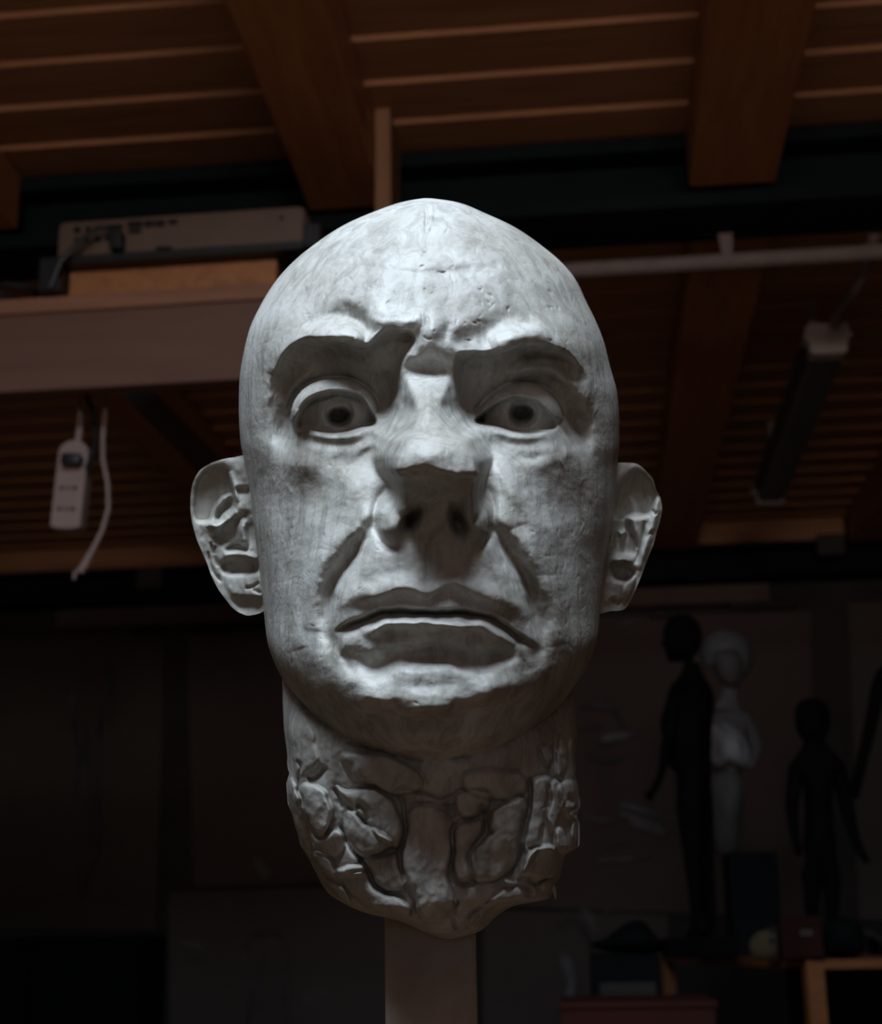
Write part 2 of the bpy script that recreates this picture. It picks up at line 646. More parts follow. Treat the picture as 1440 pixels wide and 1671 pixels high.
pl, pr, bl, br, nh = [pchip(NY, a)(Yn) for a in (PL, PR, BL, BR, NH)]
tl = np.clip((Xn-bl)/np.maximum(pl-bl, 1), 0, 1)
tr = np.clip((br-Xn)/np.maximum(br-pr, 1), 0, 1)
prof = np.minimum(smo(tl*0.5+0.5*tl**1.5), smo(tr)**0.8)
N = nh*prof
N += nh*0.05*(1-((Xn-(pl+pr)/2)/np.maximum((pr-pl)/2, 1))**2).clip(0, 1)
Fn = Field(590, 820, 600, 900)
Fn.H[:N.shape[0], :N.shape[1]] = N
Fn.smooth((slice(None), slice(None)), 2, 2)
Fn.H[:12] = N[:12]
F.H[s] += Fn.H[:N.shape[0], :N.shape[1]]
F.blob(699, 735, 40, 22, 6)
F.step([(646, 771), (676, 765), (698, 762), (724, 773), (752, 778), (778, 775)], (710, 800), [-8, -12, -8, -9, -10, -8], 2.0, 60, tap=0.08)
F.stroke([(700, 622), (701, 690)], 8, 4, tap=0.1)
F.blob(675, 672, 8, 18, -5)
F.blob(728, 672, 8, 18, -5)
# wings of the nose
F.blob(641, 847, 25, 35, 38, 4, 2.6)
F.blob(777, 847, 24, 35, 46, -4, 2.6)
F.stroke([(650, 786), (626, 804), (613, 835), (616, 868), (632, 892), (652, 893)], 8, [-5, -9, -12, -14, -14, -8])
F.stroke([(778, 790), (797, 806), (806, 836), (803, 866), (790, 888), (768, 890)], 8, [-5, -9, -12, -14, -14, -8])
F.stroke([(657, 800), (662, 830)], 7, -7)
F.blob(674, 845, 11, 21, -62, 35, 3)
F.blob(749, 851, 12, 22, -62, -18, 3)
# folds from nose to mouth
NLL = [(609, 866), (599, 884), (576, 918), (556, 950), (545, 980), (541, 1012), (543, 1045), (545, 1085)]
NLR = [(806, 868), (812, 886), (826, 908), (843, 940), (860, 978), (870, 1014), (876, 1050), (880, 1090)]
F.stroke([(x-36, y-6) for x, y in NLL], [22, 26, 28, 26, 24, 22, 20, 20], [4, 10, 12, 12, 10, 6, 3, 0], tap=0.1)
F.stroke([(x+36, y-6) for x, y in NLR], [22, 26, 28, 26, 24, 22, 20, 20], [4, 10, 12, 12, 10, 6, 3, 0], tap=0.1)
F.stroke([(622, 838)]+[(x-8, y+1) for x, y in NLL], [12, 14, 18, 20, 19, 17, 15, 13, 12], [-6, -18, -28, -32, -32, -26, -18, -10, -3], tap=0.1)
F.stroke([(800, 842)]+[(x+8, y+1) for x, y in NLR], [12, 14, 18, 20, 19, 17, 15, 13, 12], [-6, -18, -28, -32, -32, -26, -18, -10, -3], tap=0.1)
F.step(NLL, (640, 950), [6, 12, 18, 20, 18, 14, 8, 3], 2.0, 48, tap=0.15)
F.step(NLR, (780, 950), [6, 12, 18, 20, 18, 14, 8, 3], 2.0, 48, tap=0.15)
# philtrum and upper lip
F.blob(700, 925, 15, 32, -5)
F.stroke([(548, 990), (580, 978), (610, 968), (640, 960), (670, 962), (700, 968), (738, 954), (770, 964), (805, 974), (840, 988), (866, 1012)], 17, [3, 8, 13, 16, 14, 10, 16, 14, 13, 10, 3], tap=0.03)
UL = [(547, 1031), (560, 1022), (587, 1012), (617, 1001), (634, 997), (663, 997), (704, 1000), (751, 997), (786, 1004), (815, 1019), (844, 1039), (874, 1056)]
F.step([(600, 984), (628, 971), (646, 965), (670, 965), (698, 974), (727, 957), (742, 955), (762, 967), (784, 978), (815, 988)], (700, 985), [-5, -9, -11, -11, -9, -12, -12, -10, -8, -4], 1.6, 26, tap=0.1)
F.step(UL, (700, 1040), [-10, -20, -30, -34, -36, -36, -36, -36, -34, -28, -16, -3], 2.0, 13, tap=0.1)
F.stroke(UL, 4.0, [-6, -12, -16, -16, -16, -16, -16, -16, -16, -14, -12, -6], tap=0.04)
# lower lip
F.stroke([(590, 1030), (615, 1023), (631, 1015), (660, 1014), (704, 1016), (740, 1017), (786, 1017), (815, 1030), (840, 1050)], [11, 12, 13, 13, 13, 13, 13, 13, 11], [8, 14, 20, 24, 24, 24, 22, 16, 8], tap=0.08)
F.blob(700, 1030, 90, 12, 5)
F.step([(604, 1032), (625, 1024), (657, 1018), (704, 1019), (733, 1021), (762, 1025), (790, 1024)], (700, 1045), [-6, -13, -14, -13, -14, -14, -7], 1.8, 26)
F.blob(826, 1058, 22, 12, 4)
F.stroke([(560, 1066), (585, 1078), (604, 1086), (628, 1082), (655, 1070), (700, 1067), (735, 1067), (765, 1072), (790, 1077), (820, 1069), (845, 1056)], [12, 15, 18, 19, 19, 19, 19, 19, 18, 15, 12], [-6, -12, -18, -22, -24, -25, -25, -23, -20, -15, -6], tap=0.05)
F.step([(572, 1086), (602, 1102), (628, 1102), (655, 1091), (690, 1087), (733, 1086), (760, 1093), (785, 1095), (821, 1087), (846, 1068)], (700, 1110), [3, 6, 8, 10, 10, 10, 9, 7, 5, 3], 3.0, 26, tap=0.08)
# corners
F.blob(546, 1042, 12, 14, -8)
F.blob(872, 1062, 12, 12, -8)
F.blob(535, 1090, 26, 28, 6)
F.blob(880, 1100, 28, 28, 7)
F.stroke([(545, 1050), (565, 1080), (580, 1100)], 8, -4)
# chin
F.blob(690, 1142, 74, 26, 9, 0, 2.4)
F.blob(595, 1150, 52, 24, 8)
F.blob(805, 1140, 62, 26, 11, -8)
F.blob(588, 1122, 32, 20, 12, 20)
F.blob(802, 1118, 40, 20, 12, -15)
F.blob(560, 1125, 30, 28, 6)
F.blob(500, 1100, 26, 34, -4)
F.step([(520, 1128), (545, 1146), (570, 1161), (600, 1166), (640, 1160), (680, 1172), (728, 1162), (757, 1150), (806, 1144), (880, 1134), (905, 1120)], (700, 1210), [-8, -18, -26, -30, -28, -30, -30, -30, -28, -20, -8], 5.0, 100, tap=0.06)

for a_ in [(575, 1108, 16, 10, 4), (600, 1140, 20, 11, 5), (648, 1150, 20, 10, -5), (720, 1156, 24, 9, 5), (765, 1134, 16, 12, -4), (832, 1118, 20, 12, 5), (545, 1138, 14, 16, -5), (870, 1110, 16, 14, 4), (690, 1120, 26, 8, -3), (520, 1075, 18, 16, 4), (505, 1040, 14, 22, -4), (560, 940, 12, 18, 3)]:
    F.blob(*a_)

F.X, F.Y = FX0, FY0
# modelling marks in the clay
T = np.clip(np.abs(F.X-700)/300, 0, 1)
low = fnoise(F.X.shape, 26, 22, 5)
F.H += 1.4*low
F.H += 0.7*fnoise(F.X.shape, 14, 11, 6)
F.H += 0.28*fnoise(F.X.shape, 5, 4, 8)
top = np.clip((500-F.Y)/120, 0, 1)
F.H += top*0.9*np.abs(fnoise(F.X.shape, 8, 8, 9))
F.H += (T**2)*1.1*fnoise(F.X.shape, 9, 34, 12)
F.H += (T**2)*0.5*fnoise(F.X.shape, 5, 16, 13)
rr = np.random.RandomState(3)
for _ in range(230):                                # nicks and pits
    x = rr.uniform(430, 970); y = rr.uniform(335, 560) if rr.rand() < 0.62 else rr.uniform(560, 1160)
    a = rr.uniform(0, 180)
    F.blob(x, y, rr.uniform(1.4, 5.0), rr.uniform(0.8, 1.4), -rr.uniform(1.5, 4.5)*(0.6 if y > 560 else 1), a)
for _ in range(260):                                # scraping marks down the sides
    x = 700+rr.choice([-1, 1])*rr.uniform(205, 300); y = rr.uniform(430, 1090)
    F.blob(x, y, rr.uniform(3, 9), rr.uniform(0.8, 1.6), rr.choice([-1, -1, 1])*rr.uniform(0.8, 3.0), 90+rr.uniform(-22, 22))
F.stroke([(692, 322), (694, 336), (696, 352), (695, 372), (698, 384)], 2.4, [-10, -9, -7, -4, -2], 'v', tap=0)
F.stroke([(703, 324), (705, 345), (704, 365)], 3, [5, 4, 2])
F.stroke([(712, 444), (730, 447)], 1.6, -4, 'v')
for pts in ([(565, 1210), (590, 1216), (602, 1226), (640, 1226), (668, 1238), (690, 1240)], [(715, 1234), (740, 1238), (768, 1232)], [(760, 1262), (790, 1258), (826, 1259)], [(834, 1240), (850, 1228), (872, 1222)], [(690, 1268), (700, 1271)]):
    F.stroke(pts, 2.2, -7, 'v')

# eyes: ball, lids as a shell round the opening, drilled iris
B0 = base_h(F.X, F.Y)


def eye(cx, cy, R, depth, squash, poly, iris, pup, lidw=8):
    s = F.win(cx-R-24, cx+R+24, cy-R-20, cy+R+20)
    X, Y = F.X[s], F.Y[s]
    tot = B0[s]+F.H[s]
    d2 = ((X-cx)/1.18)**2+(Y-cy)**2
    tilt = -0.10*(X-cx)*(1 if cx > 700 else -1) - 0.05*(Y-cy)
    lidw = lidw*(0.30+0.70/(1+np.exp((Y-cy-8)/5.0)))
    ball = depth-R*squash+np.sqrt(np.maximum(R*R-d2, 0))*squash+tilt
    lid = depth-R*squash+np.sqrt(np.maximum((R+4)**2-d2, 0))*squash+lidw+tilt
    s2, m, sd = F.mask(poly, 1.0)
    op = np.zeros(F.H.shape); op[s2] = m
    sdf = np.full(F.H.shape, -50.0); sdf[s2] = sd
    op = op[s]; sdf = sdf[s]
    lid = lid+1.5*np.exp(-((sdf+3)/2.5)**2)
    lid = np.where(d2 < (R+3.9)**2, lid, -999)
    k = 6.0                                     # soft union of lid with the socket
    h = np.clip(0.5+0.5*(lid-tot)/k, 0, 1)
    outer = np.where(lid < -900, tot, tot*(1-h)+lid*h+k*h*(1-h)*0.5)
    # crease above the lid
    r = np.sqrt(d2)
    outer = outer-6*np.exp(-((r-R-6)/4)**2)*(Y < cy)
    di = np.hypot(X-iris[0], Y-iris[1])
    ball = ball-10/(1+np.exp((di-22)/1.2))-2*np.exp(-((di-21)/2.2)**2)
    dp = np.hypot((X-pup[0])/1.25, Y-pup[1])
    ball = ball-58/(1+np.exp((dp-13)/1.3))
    ball = ball+22*np.exp(-(np.hypot(X-pup[0]+2, Y-pup[1]+9)/4.0)**2)
    F.H[s] = outer*(1-op)+np.minimum(ball, outer+30)*op-B0[s]


eye(547, 677, 57, 260, 0.80, [(486, 694), (491, 668), (505, 651), (530, 641), (556, 639), (584, 645), (600, 664), (612, 690), (588, 698), (560, 706), (532, 706), (506, 699)], (553, 674), (554, 680), 33)
eye(850, 682, 54, 232, 0.74, [(778, 688), (795, 670), (818, 655), (845, 648), (874, 654), (893, 672), (908, 696), (885, 703), (864, 707), (839, 704), (812, 696)], (855, 674), (852, 676), 16)
F.stroke([(492, 700), (515, 710), (545, 714), (575, 711), (600, 700)], 5, 3)
F.stroke([(490, 712), (515, 722), (548, 727), (585, 722), (610, 708)], 8, -7)
F.stroke([(800, 702), (830, 711), (862, 715), (890, 710)], 5, 2)
F.stroke([(800, 714), (835, 724), (865, 727), (900, 720)], 8, -5)
F.stroke([(488, 668), (481, 690), (474, 716)], 5, 6)
F.stroke([(905, 684), (920, 702), (934, 716)], 4, -7)
F.stroke([(588, 640), (606, 654), (618, 674)], 5, -7)
F.stroke([(768, 676), (793, 652), (814, 636), (842, 630)], 3.5, [-8, -10, -8, -4])
F.smooth(F.win(395, 1010, 330, 1290), 1, 1)


# ------------------------------------------------------------------ materials of the bust
def clay(name):
    m = mat(name, (0.42, 0.42, 0.40), 0.52, 0.35)
    b = m.node_tree.nodes['Principled BSDF']
    v = coords(m, (1, 1, 1))
    n1 = nd(m, 'ShaderNodeTexNoise', Scale=16.0, Detail=6, Roughness=0.62, Distortion=0.4)
    lk(m, v, n1.inputs['Vector'])
    r1 = ramp(m, n1.outputs['Fac'], [(0.30, (0.29, 0.27, 0.23)), (0.5, (0.43, 0.42, 0.385)), (0.70, (0.56, 0.56, 0.53))])
    v2 = coords(m, (3.0, 3.0, 0.8))
    n2 = nd(m, 'ShaderNodeTexNoise', Scale=40.0, Detail=5, Roughness=0.7, Distortion=0.8)
    lk(m, v2, n2.inputs['Vector'])
    r2 = ramp(m, n2.outputs['Fac'], [(0.36, (0.62, 0.61, 0.58)), (0.56, (1.05, 1.05, 1.05))])
    mx = nd(m, 'ShaderNodeMix', data_type='RGBA', blend_type='MULTIPLY')
    mx.inputs[0].default_value = 0.8
    lk(m, r1.outputs[0], mx.inputs[6])
    lk(m, r2.outputs[0], mx.inputs[7])
    lk(m, mx.outputs[2], b.inputs['Base Color'])
    n3 = nd(m, 'ShaderNodeTexNoise', Scale=220.0, Detail=5, Roughness=0.6, Distortion=0.5)
    lk(m, v, n3.inputs['Vector'])
    n4 = nd(m, 'ShaderNodeTexNoise', Scale=70.0, Detail=4, Roughness=0.6, Distortion=1.2)
    lk(m, v, n4.inputs['Vector'])
    ad = nd(m, 'ShaderNodeMath', operation='ADD')
    lk(m, n3.outputs['Fac'], ad.inputs[0])
    m4 = nd(m, 'ShaderNodeMath', operation='MULTIPLY')
    m4.inputs[1].default_value = 1.6
    lk(m, n4.outputs['Fac'], m4.inputs[0])
    lk(m, m4.outputs[0], ad.inputs[1])
    bp = nd(m, 'ShaderNodeBump', Strength=0.30, Distance=0.0009)
    lk(m, ad.outputs[0], bp.inputs['Height'])
    lk(m, bp.outputs[0], b.inputs['Normal'])
    rr2 = ramp(m, n1.outputs['Fac'], [(0.3, (0.62, 0.62, 0.62)), (0.7, (0.45, 0.45, 0.45))])
    lk(m, rr2.outputs[0], b.inputs['Roughness'])
    return m


CLAY = clay('grey_clay')


def loft(name, rows, XLf, XRf, CWf, frontf, BKf, nf, nb, parent, feat=None, fade=18.0):
    """closed body: every row has a sculpted front and a plain rounded back"""
    y = rows[:, None]
    phi = np.linspace(-math.pi/2, math.pi/2, nf)
    phb = np.linspace(math.pi/2, 3*math.pi/2, nb+2)[1:-1]
    xl, xr = XLf(y), XRf(y)
    mid = (xl+xr)/2; hw = (xr-xl)/2
    xf = mid+hw*np.sin(phi)[None, :]
    wf = frontf(xf, np.broadcast_to(y, xf.shape))
    if feat is not None:
        ed = np.minimum(xf-xl, xr-xf)
        wf = wf+feat(xf, np.broadcast_to(y, xf.shape))*(1-np.exp(-(np.maximum(ed, 0)/fade)))
    xb = mid+hw*np.sin(phb)[None, :]
    wb = CWf(y)+BKf(y)*np.cos(phb)[None, :]
    X = np.concatenate([xf, xb], 1); Wd = np.concatenate([wf, wb], 1)
    Yv = np.broadcast_to(y, X.shape)
    P = to_world(X, Yv, Wd).reshape(-1, 3)
    n = X.shape[1]; r = X.shape[0]
    i = np.arange(r-1)[:, None]*n; j = np.arange(n)[None, :]; j2 = (j+1) % n
    q = np.stack([i+j, i+n+j, i+n+j2, i+j2], -1).reshape(-1, 4)
    return P, q, n, r


base = to_world(703, 1500, 230)
bust = thing('head_sculpture', tuple(base), 'large grey clay head of a bald frowning man on a square post', 'sculpture')


def add_closed(name, P, q, n, r, m, parent):
    me_v = np.vstack([P, P[:n].mean(0)[None], P[-n:].mean(0)[None]])
    a, b = len(me_v)-2, len(me_v)-1
    j = np.arange(n); j2 = (j+1) % n
    t1 = np.stack([j, j2, np.full(n, a), np.full(n, a)], -1)
    inv = np.array(parent.matrix_world.inverted())
    me_v = me_v @ inv[:3, :3].T + inv[:3, 3]
    me = bpy.data.meshes.new(name)
    faces = q
    tri = np.vstack([np.stack([j, j2, np.full(n, a)], -1), np.stack([(r-1)*n+j2, (r-1)*n+j, np.full(n, b)], -1)])
    nv = len(me_v)
    me.vertices.add(nv)
    me.vertices.foreach_set('co', me_v.astype(np.float32).ravel())
    li = np.concatenate([faces.ravel(), tri.ravel()]).astype(np.int32)
    me.loops.add(len(li))
    me.loops.foreach_set('vertex_index', li)
    ns = np.concatenate([np.arange(len(faces))*4, len(faces)*4+np.arange(len(tri))*3]).astype(np.int32)
    nt = np.concatenate([np.full(len(faces), 4), np.full(len(tri), 3)]).astype(np.int32)
    me.polygons.add(len(ns))
    me.polygons.foreach_set('loop_start', ns)
    me.polygons.foreach_set('loop_total', nt)
    me.update(calc_edges=True)
    me.validate()
    return link(name, me, m, parent, True)


QUAL = 1.0
rows = np.concatenate([[323.4], 324+np.linspace(0, 1, 26)[:-1]**1.5*22, np.arange(346, 1299, 1.5/QUAL)])
P, q, n, r = loft('head', rows, XL, XR, CW, base_h, BK, int(520*QUAL), 70, bust, feat=lambda x, y: F.at(x, y))
head = add_closed('head', P, q[:, ::-1], n, r, CLAY, bust)

# ------------------------------------------------------------------ neck of clay slabs
NXL = pchip([1040, 1110, 1180, 1250, 1275, 1290, 1340, 1375, 1405, 1430, 1455, 1475, 1490, 1503, 1520, 1533],
            [470, 461, 463, 470, 469, 469, 479, 491, 508, 520, 536, 560, 595, 650, 688, 722])
NXR = pchip([1040, 1110, 1130, 1180, 1200, 1240, 1290, 1340, 1380, 1395, 1420, 1445, 1465, 1480, 1500, 1520, 1533],
            [930, 936, 938, 942, 943, 940, 944, 944, 943, 926, 915, 906, 896, 835, 806, 784, 742])
NCW = pchip([1040, 1100, 1200, 1400, 1533], [60, 100, 150, 190, 260])
NFM = pchip([1040, 1100, 1150, 1200, 1240, 1300, 1400, 1470, 1500, 1520, 1533], [120, 200, 300, 392, 410, 404, 408, 415, 400, 370, 300])
NBK = pchip([1040, 1100, 1300, 1450, 1533], [150, 190, 190, 140, 30])
G = Field(455, 950, 1036, 1540)
GX0, GY0 = G.X.copy(), G.Y.copy()
G.X += 3.4*fnoise(GX0.shape, 26, 24, 61)+1.5*fnoise(GX0.shape, 9, 9, 62)
G.Y += 3.4*fnoise(GX0.shape, 24, 26, 63)+1.5*fnoise(GX0.shape, 9, 9, 64)


def neck_base(x, y):
    xl, xr = NXL(y), NXR(y)
    mid = (xl+xr)/2; hw = np.maximum((xr-xl)/2, 0.5)
    t = np.clip(np.abs(x-mid)/hw, 0, 1)
    return NCW(y)+(NFM(y)-NCW(y))*np.maximum(1-t**2.25, 0)**(1/2.25)


_gr = np.random.RandomState(21)
# slabs of clay, outlines as they lie on the neck: (polygon, lift, slope x, slope y, gap)
for poly, amp, gx, gy, cr in [
    ([(492, 1282), (505, 1277), (522, 1282), (538, 1300), (546, 1325), (540, 1345), (524, 1362), (506, 1352), (492, 1330), (489, 1305)], 20, .1, .08, 6),
    ([(506, 1360), (520, 1366), (545, 1352), (562, 1356), (566, 1375), (556, 1398), (535, 1398), (512, 1390)], 14, 0, -.3, 5),
    ([(470, 1275), (478, 1272), (488, 1300), (490, 1330), (500, 1370), (508, 1400), (498, 1392), (482, 1350), (472, 1310)], 12, 0, 0, 5),
    ([(511, 1392), (520, 1388), (540, 1398), (550, 1412), (548, 1432), (530, 1425), (514, 1405)], 16, 0, .1, 6),
    ([(564, 1325), (572, 1318), (582, 1322), (592, 1340), (600, 1345), (628, 1362), (640, 1378), (622, 1395), (594, 1402), (578, 1390), (566, 1362)], 20, .05, 0, 7),
    ([(548, 1282), (575, 1285), (610, 1288), (640, 1305), (656, 1335), (660, 1355), (648, 1385), (620, 1370), (596, 1340), (570, 1315)], 13, 0, .05, 6),
    ([(566, 1372), (575, 1385), (586, 1400), (584, 1412), (556, 1414), (558, 1395)], 12, 0, 0, 4),
    ([(552, 1416), (562, 1413), (590, 1412), (594, 1424), (585, 1434), (560, 1434), (551, 1426)], 24, 0, .1, 5),
    ([(560, 1436), (592, 1426), (610, 1448), (640, 1464), (664, 1476), (668, 1492), (652, 1500), (618, 1496), (596, 1480), (575, 1462)], 14, 0, .15, 6),
    ([(520, 1428), (545, 1440), (562, 1448), (575, 1468), (572, 1488), (548, 1472), (528, 1450)], 14, 0, .1, 5),
    ([(590, 1405), (620, 1398), (650, 1392), (658, 1420), (666, 1445), (640, 1458), (612, 1444)], 10, 0, 0, 5),
    ([(664, 1320), (700, 1316), (735, 1325), (740, 1370), (735, 1430), (745, 1490), (700, 1505), (672, 1470), (655, 1415), (662, 1360)], 12, 0, 0, 6),
    ([(742, 1345), (765, 1335), (790, 1340), (780, 1380), (768, 1430), (745, 1434), (738, 1400)], 9, 0, 0, 6),
    ([(800, 1332), (822, 1312), (850, 1300), (862, 1320), (852, 1365), (830, 1425), (795, 1440), (768, 1430), (770, 1400), (790, 1370)], 15, -.05, 0, 7),
    ([(742, 1300), (770, 1290), (800, 1296), (800, 1322), (775, 1332), (746, 1330)], 8, 0, 0, 6),
    ([(560, 1232), (600, 1228), (650, 1242), (690, 1262), (688, 1290), (650, 1300), (610, 1285), (575, 1268)], 12, 0, 0, 5),
    ([(762, 1264), (800, 1258), (850, 1262), (862, 1290), (830, 1308), (790, 1302), (758, 1290)], 9, 0, 0, 5),
    ([(868, 1290), (880, 1268), (898, 1272), (895, 1330), (880, 1380), (860, 1420), (842, 1432), (852, 1390), (864, 1340)], 14, .15, 0, 6),
    ([(860, 1395), (868, 1384), (884, 1378), (905, 1385), (918, 1400), (910, 1425), (885, 1438), (862, 1432), (850, 1424)], 22, 0, .12, 5),
    ([(898, 1280), (912, 1272), (920, 1290), (918, 1330), (905, 1360), (896, 1340)], 12, 0, 0, 5),
    ([(912, 1282), (928, 1274), (942, 1284), (942, 1312), (925, 1320), (914, 1312)], 15, .1, .1, 4),
    ([(926, 1322), (942, 1316), (943, 1330), (932, 1334)], 16, 0, 0, 3),
    ([(934, 1335), (943, 1330), (944, 1378), (936, 1376)], 16, 0, 0, 3),
    ([(906, 1360), (918, 1352), (928, 1385), (922, 1396), (910, 1388)], 14, 0, 0, 4),
    ([(884, 1440), (900, 1436), (905, 1446), (888, 1452)], 16, 0, .2, 4),
    ([(820, 1438), (838, 1436), (845, 1446), (824, 1450)], 14, 0, .2, 4),
    ([(764, 1505), (800, 1470), (830, 1448), (868, 1452), (860, 1468), (820, 1485), (790, 1520)], 8, 0, 0, 5),
    ([(462, 1120), (480, 1128), (500, 1160), (512, 1200), (520, 1240), (500, 1265), (484, 1262), (474, 1230), (466, 1180)], 10, 0, .03, 0),
    ([(904, 1205), (918, 1198), (926, 1240), (916, 1270), (906, 1262)], 10, 0, 0, 4),
    ([(928, 1210), (940, 1208), (942, 1268), (930, 1265)], 10, 0, 0, 4),
    ([(880, 1225), (898, 1220), (902, 1240), (890, 1250)], 10, 0, 0, 5),
]:
    G.plate(poly, amp*1.1, 1.5, dome=6, gx=gx+_gr.uniform(-.06, .06), gy=gy+_gr.uniform(-.08, .04), crack=cr*1.5)
for pts, wd_, dp in [
    ([(484, 1242), (490, 1258), (489, 1290), (492, 1318)], 3, -14), ([(505, 1272), (520, 1266), (532, 1252)], 4, -16),
    ([(548, 1284), (556, 1305), (562, 1318)], 3, -12), ([(495, 1330), (504, 1360), (512, 1400)], 3, -14),
    ([(580, 1312), (592, 1316), (600, 1340)], 4, -12), ([(640, 1296), (655, 1310), (662, 1345), (650, 1395), (660, 1430), (672, 1460), (678, 1490)], 3, -13),
    ([(560, 1342), (572, 1382), (590, 1408), (612, 1448), (640, 1468)], 3, -12), ([(732, 1310), (734, 1330), (738, 1335)], 5, -16),
    ([(785, 1315), (792, 1330), (796, 1350), (800, 1362)], 5, -15), ([(738, 1340), (738, 1400), (735, 1428), (748, 1440), (772, 1436), (766, 1405), (785, 1360)], 2.5, -12),
    ([(868, 1268), (864, 1340), (852, 1375)], 2.5, -14), ([(852, 1375), (840, 1410), (826, 1432)], 3, -14), ([(862, 1382), (880, 1376)], 3, -10),
    ([(896, 1282), (893, 1320)], 2.5, -12), ([(912, 1205), (908, 1225)], 3, -10), ([(930, 1140), (932, 1150)], 4, -10),
    ([(860, 1430), (872, 1444), (896, 1434)], 3, -12), ([(866, 1446), (864, 1462)], 3, -10), ([(925, 1300), (932, 1306), (930, 1296)], 3, -12),
    ([(565, 1210), (590, 1216), (602, 1226), (640, 1226), (668, 1238), (690, 1240)], 2.5, -10), ([(715, 1234), (740, 1238), (768, 1232)], 2.5, -10),
    ([(640, 1292), (665, 1288), (690, 1296), (720, 1304), (742, 1300)], 3, -9), ([(742, 1500), (745, 1520)], 3, -10)]:
    G.stroke(pts, wd_*1.1, dp*1.3, 'v', tap=0.1)
G.X, G.Y = GX0, GY0
edge = fnoise(G.X.shape, 22, 34, 31)
G.H += 2.6*edge+1.4*fnoise(G.X.shape, 9, 11, 32)+0.7*fnoise(G.X.shape, 4, 5, 33)
G.H += 3.0*np.clip(np.abs(G.X-700)/240-0.5, 0, 1)*fnoise(G.X.shape, 7, 22, 34)
G.smooth((slice(None), slice(None)), 1, 1)
# the outline of the neck is lumpy too
_r = np.random.RandomState(5)
_wob = _r.rand(64)*2-1


def wob(y, k):
    return 3.6*np.interp((np.asarray(y, float)*0.061+k*7.3) % 63, np.arange(64), _wob)


rows = np.concatenate([np.arange(1042, 1500, 1.7/QUAL), np.linspace(1500, 1532.5, 40)])
P, q, n, r = loft('neck', rows, lambda y: NXL(y)+wob(y, 0)*np.clip((np.asarray(y)-1230)/30, 0, 1), lambda y: NXR(y)+wob(y, 3)*np.clip((np.asarray(y)-1230)/30, 0, 1),
                  NCW, neck_base, NBK, int(360*QUAL), 50, bust, feat=lambda x, y: G.at(x, y), fade=6.0)
neck = add_closed('neck', P, q[:, ::-1], n, r, CLAY, bust)
# a curled shaving of clay hanging off the right edge
mb = MB()
pts = [to_world(896, 1440, 250), to_world(903, 1448, 246), to_world(906, 1457, 244), to_world(907, 1467, 243)]
mb.tube([tuple(p) for p in pts], [0.0022, 0.0012, 0.0007, 0.0004], 8)
mb.build('clay_shaving', CLAY, bust, smooth=True)


# ------------------------------------------------------------------ ears
def ear(outline, wfun, E, thick, seed):
    """closed ear: sculpted front inside the outline and a bowl shaped back"""
    O = spline(outline, closed=True, sub=14)
    L = np.concatenate([[0], np.cumsum(np.hypot(*np.diff(np.vstack([O, O[:1]]), axis=0).T))])
    na = 300
    tt = np.linspace(0, L[-1], na, endpoint=False)
    OO = np.vstack([O, O[:1]])
    ox = np.interp(tt, L, OO[:, 0]); oy = np.interp(tt, L, OO[:, 1])
    cx, cy = ox.mean(), oy.mean()
    ks = np.sin(np.linspace(0, 1, 90)*math.pi/2)
    verts = []
    for side in (0, 1):
        kk = ks if side == 0 else ks[::-1][1:]
        for k in kk:
            X = cx+(ox-cx)*k; Y = cy+(oy-cy)*k
            w = wfun(X, Y)
            if side == 0:
                rim = np.sqrt(np.maximum(1-k**8, 0))
                w = w+E.at(X, Y)*rim
            else:
                w = w-thick*np.sqrt(np.maximum(1-k*k, 0))
            verts.append(to_world(X, Y, w))
    V = np.array(verts)
    r, n = V.shape[:2]
    i = np.arange(r-1)[:, None]*n; j = np.arange(n)[None, :]; j2 = (j+1) % n
    qd = np.stack([i+j, i+j2, i+n+j2, i+n+j], -1).reshape(-1, 4)
    inv = np.array(bust.matrix_world.inverted())
    Pv = V.reshape(-1, 3) @ inv[:3, :3].T + inv[:3, 3]
    o = np_mesh('ear', Pv, qd, CLAY, bust)
    bm = bmesh.new(); bm.from_mesh(o.data)
    bmesh.ops.remove_doubles(bm, verts=bm.verts[:], dist=1e-6)
    bmesh.ops.recalc_face_normals(bm, faces=bm.faces[:])
    bm.to_mesh(o.data); bm.free()
    o.data.polygons.foreach_set('use_smooth', [True]*len(o.data.polygons))
    return o


E = Field(300, 450, 735, 1012)
OL = [(404, 744), (383, 746), (362, 750), (344, 756), (326, 768), (315, 788), (311, 813), (312, 842), (319, 873), (328, 896), (338, 919), (346, 941), (357, 962), (370, 980), (380, 992), (394, 1001), (410, 1004), (436, 990), (450, 930), (446, 840), (430, 760)]
E.plate([(352, 764), (366, 765), (375, 780), (382, 806), (380, 835), (360, 852), (336, 850), (321, 845), (320, 815), (324, 790), (336, 772)], -34, 2.2)
E.plate([(378, 850), (404, 838), (412, 880), (402, 896), (372, 890), (352, 884), (350, 868)], -22, 2.5)
E.stroke([(378, 806), (362, 818), (350, 838), (346, 862)], 7, 22)
E.stroke([(384, 830), (368, 842), (358, 860), (352, 878)], 7, [10, 24, 22, 10])
E.stroke([(403, 838), (396, 862), (400, 888), (408, 900)], 9, [12, 26, 24, 8])
E.stroke([(372, 770), (380, 795), (388, 820)], 6, [10, 10, 4])
E.step([(384, 797), (396, 795), (410, 796)], (396, 815), -14, 1.5, 20)
E.plate([(371, 893), (388, 888), (402, 892), (400, 900), (374, 899)], -26, 1.5)
E.stroke([(366, 908), (385, 903), (404, 906), (418, 914)], 5, 12)
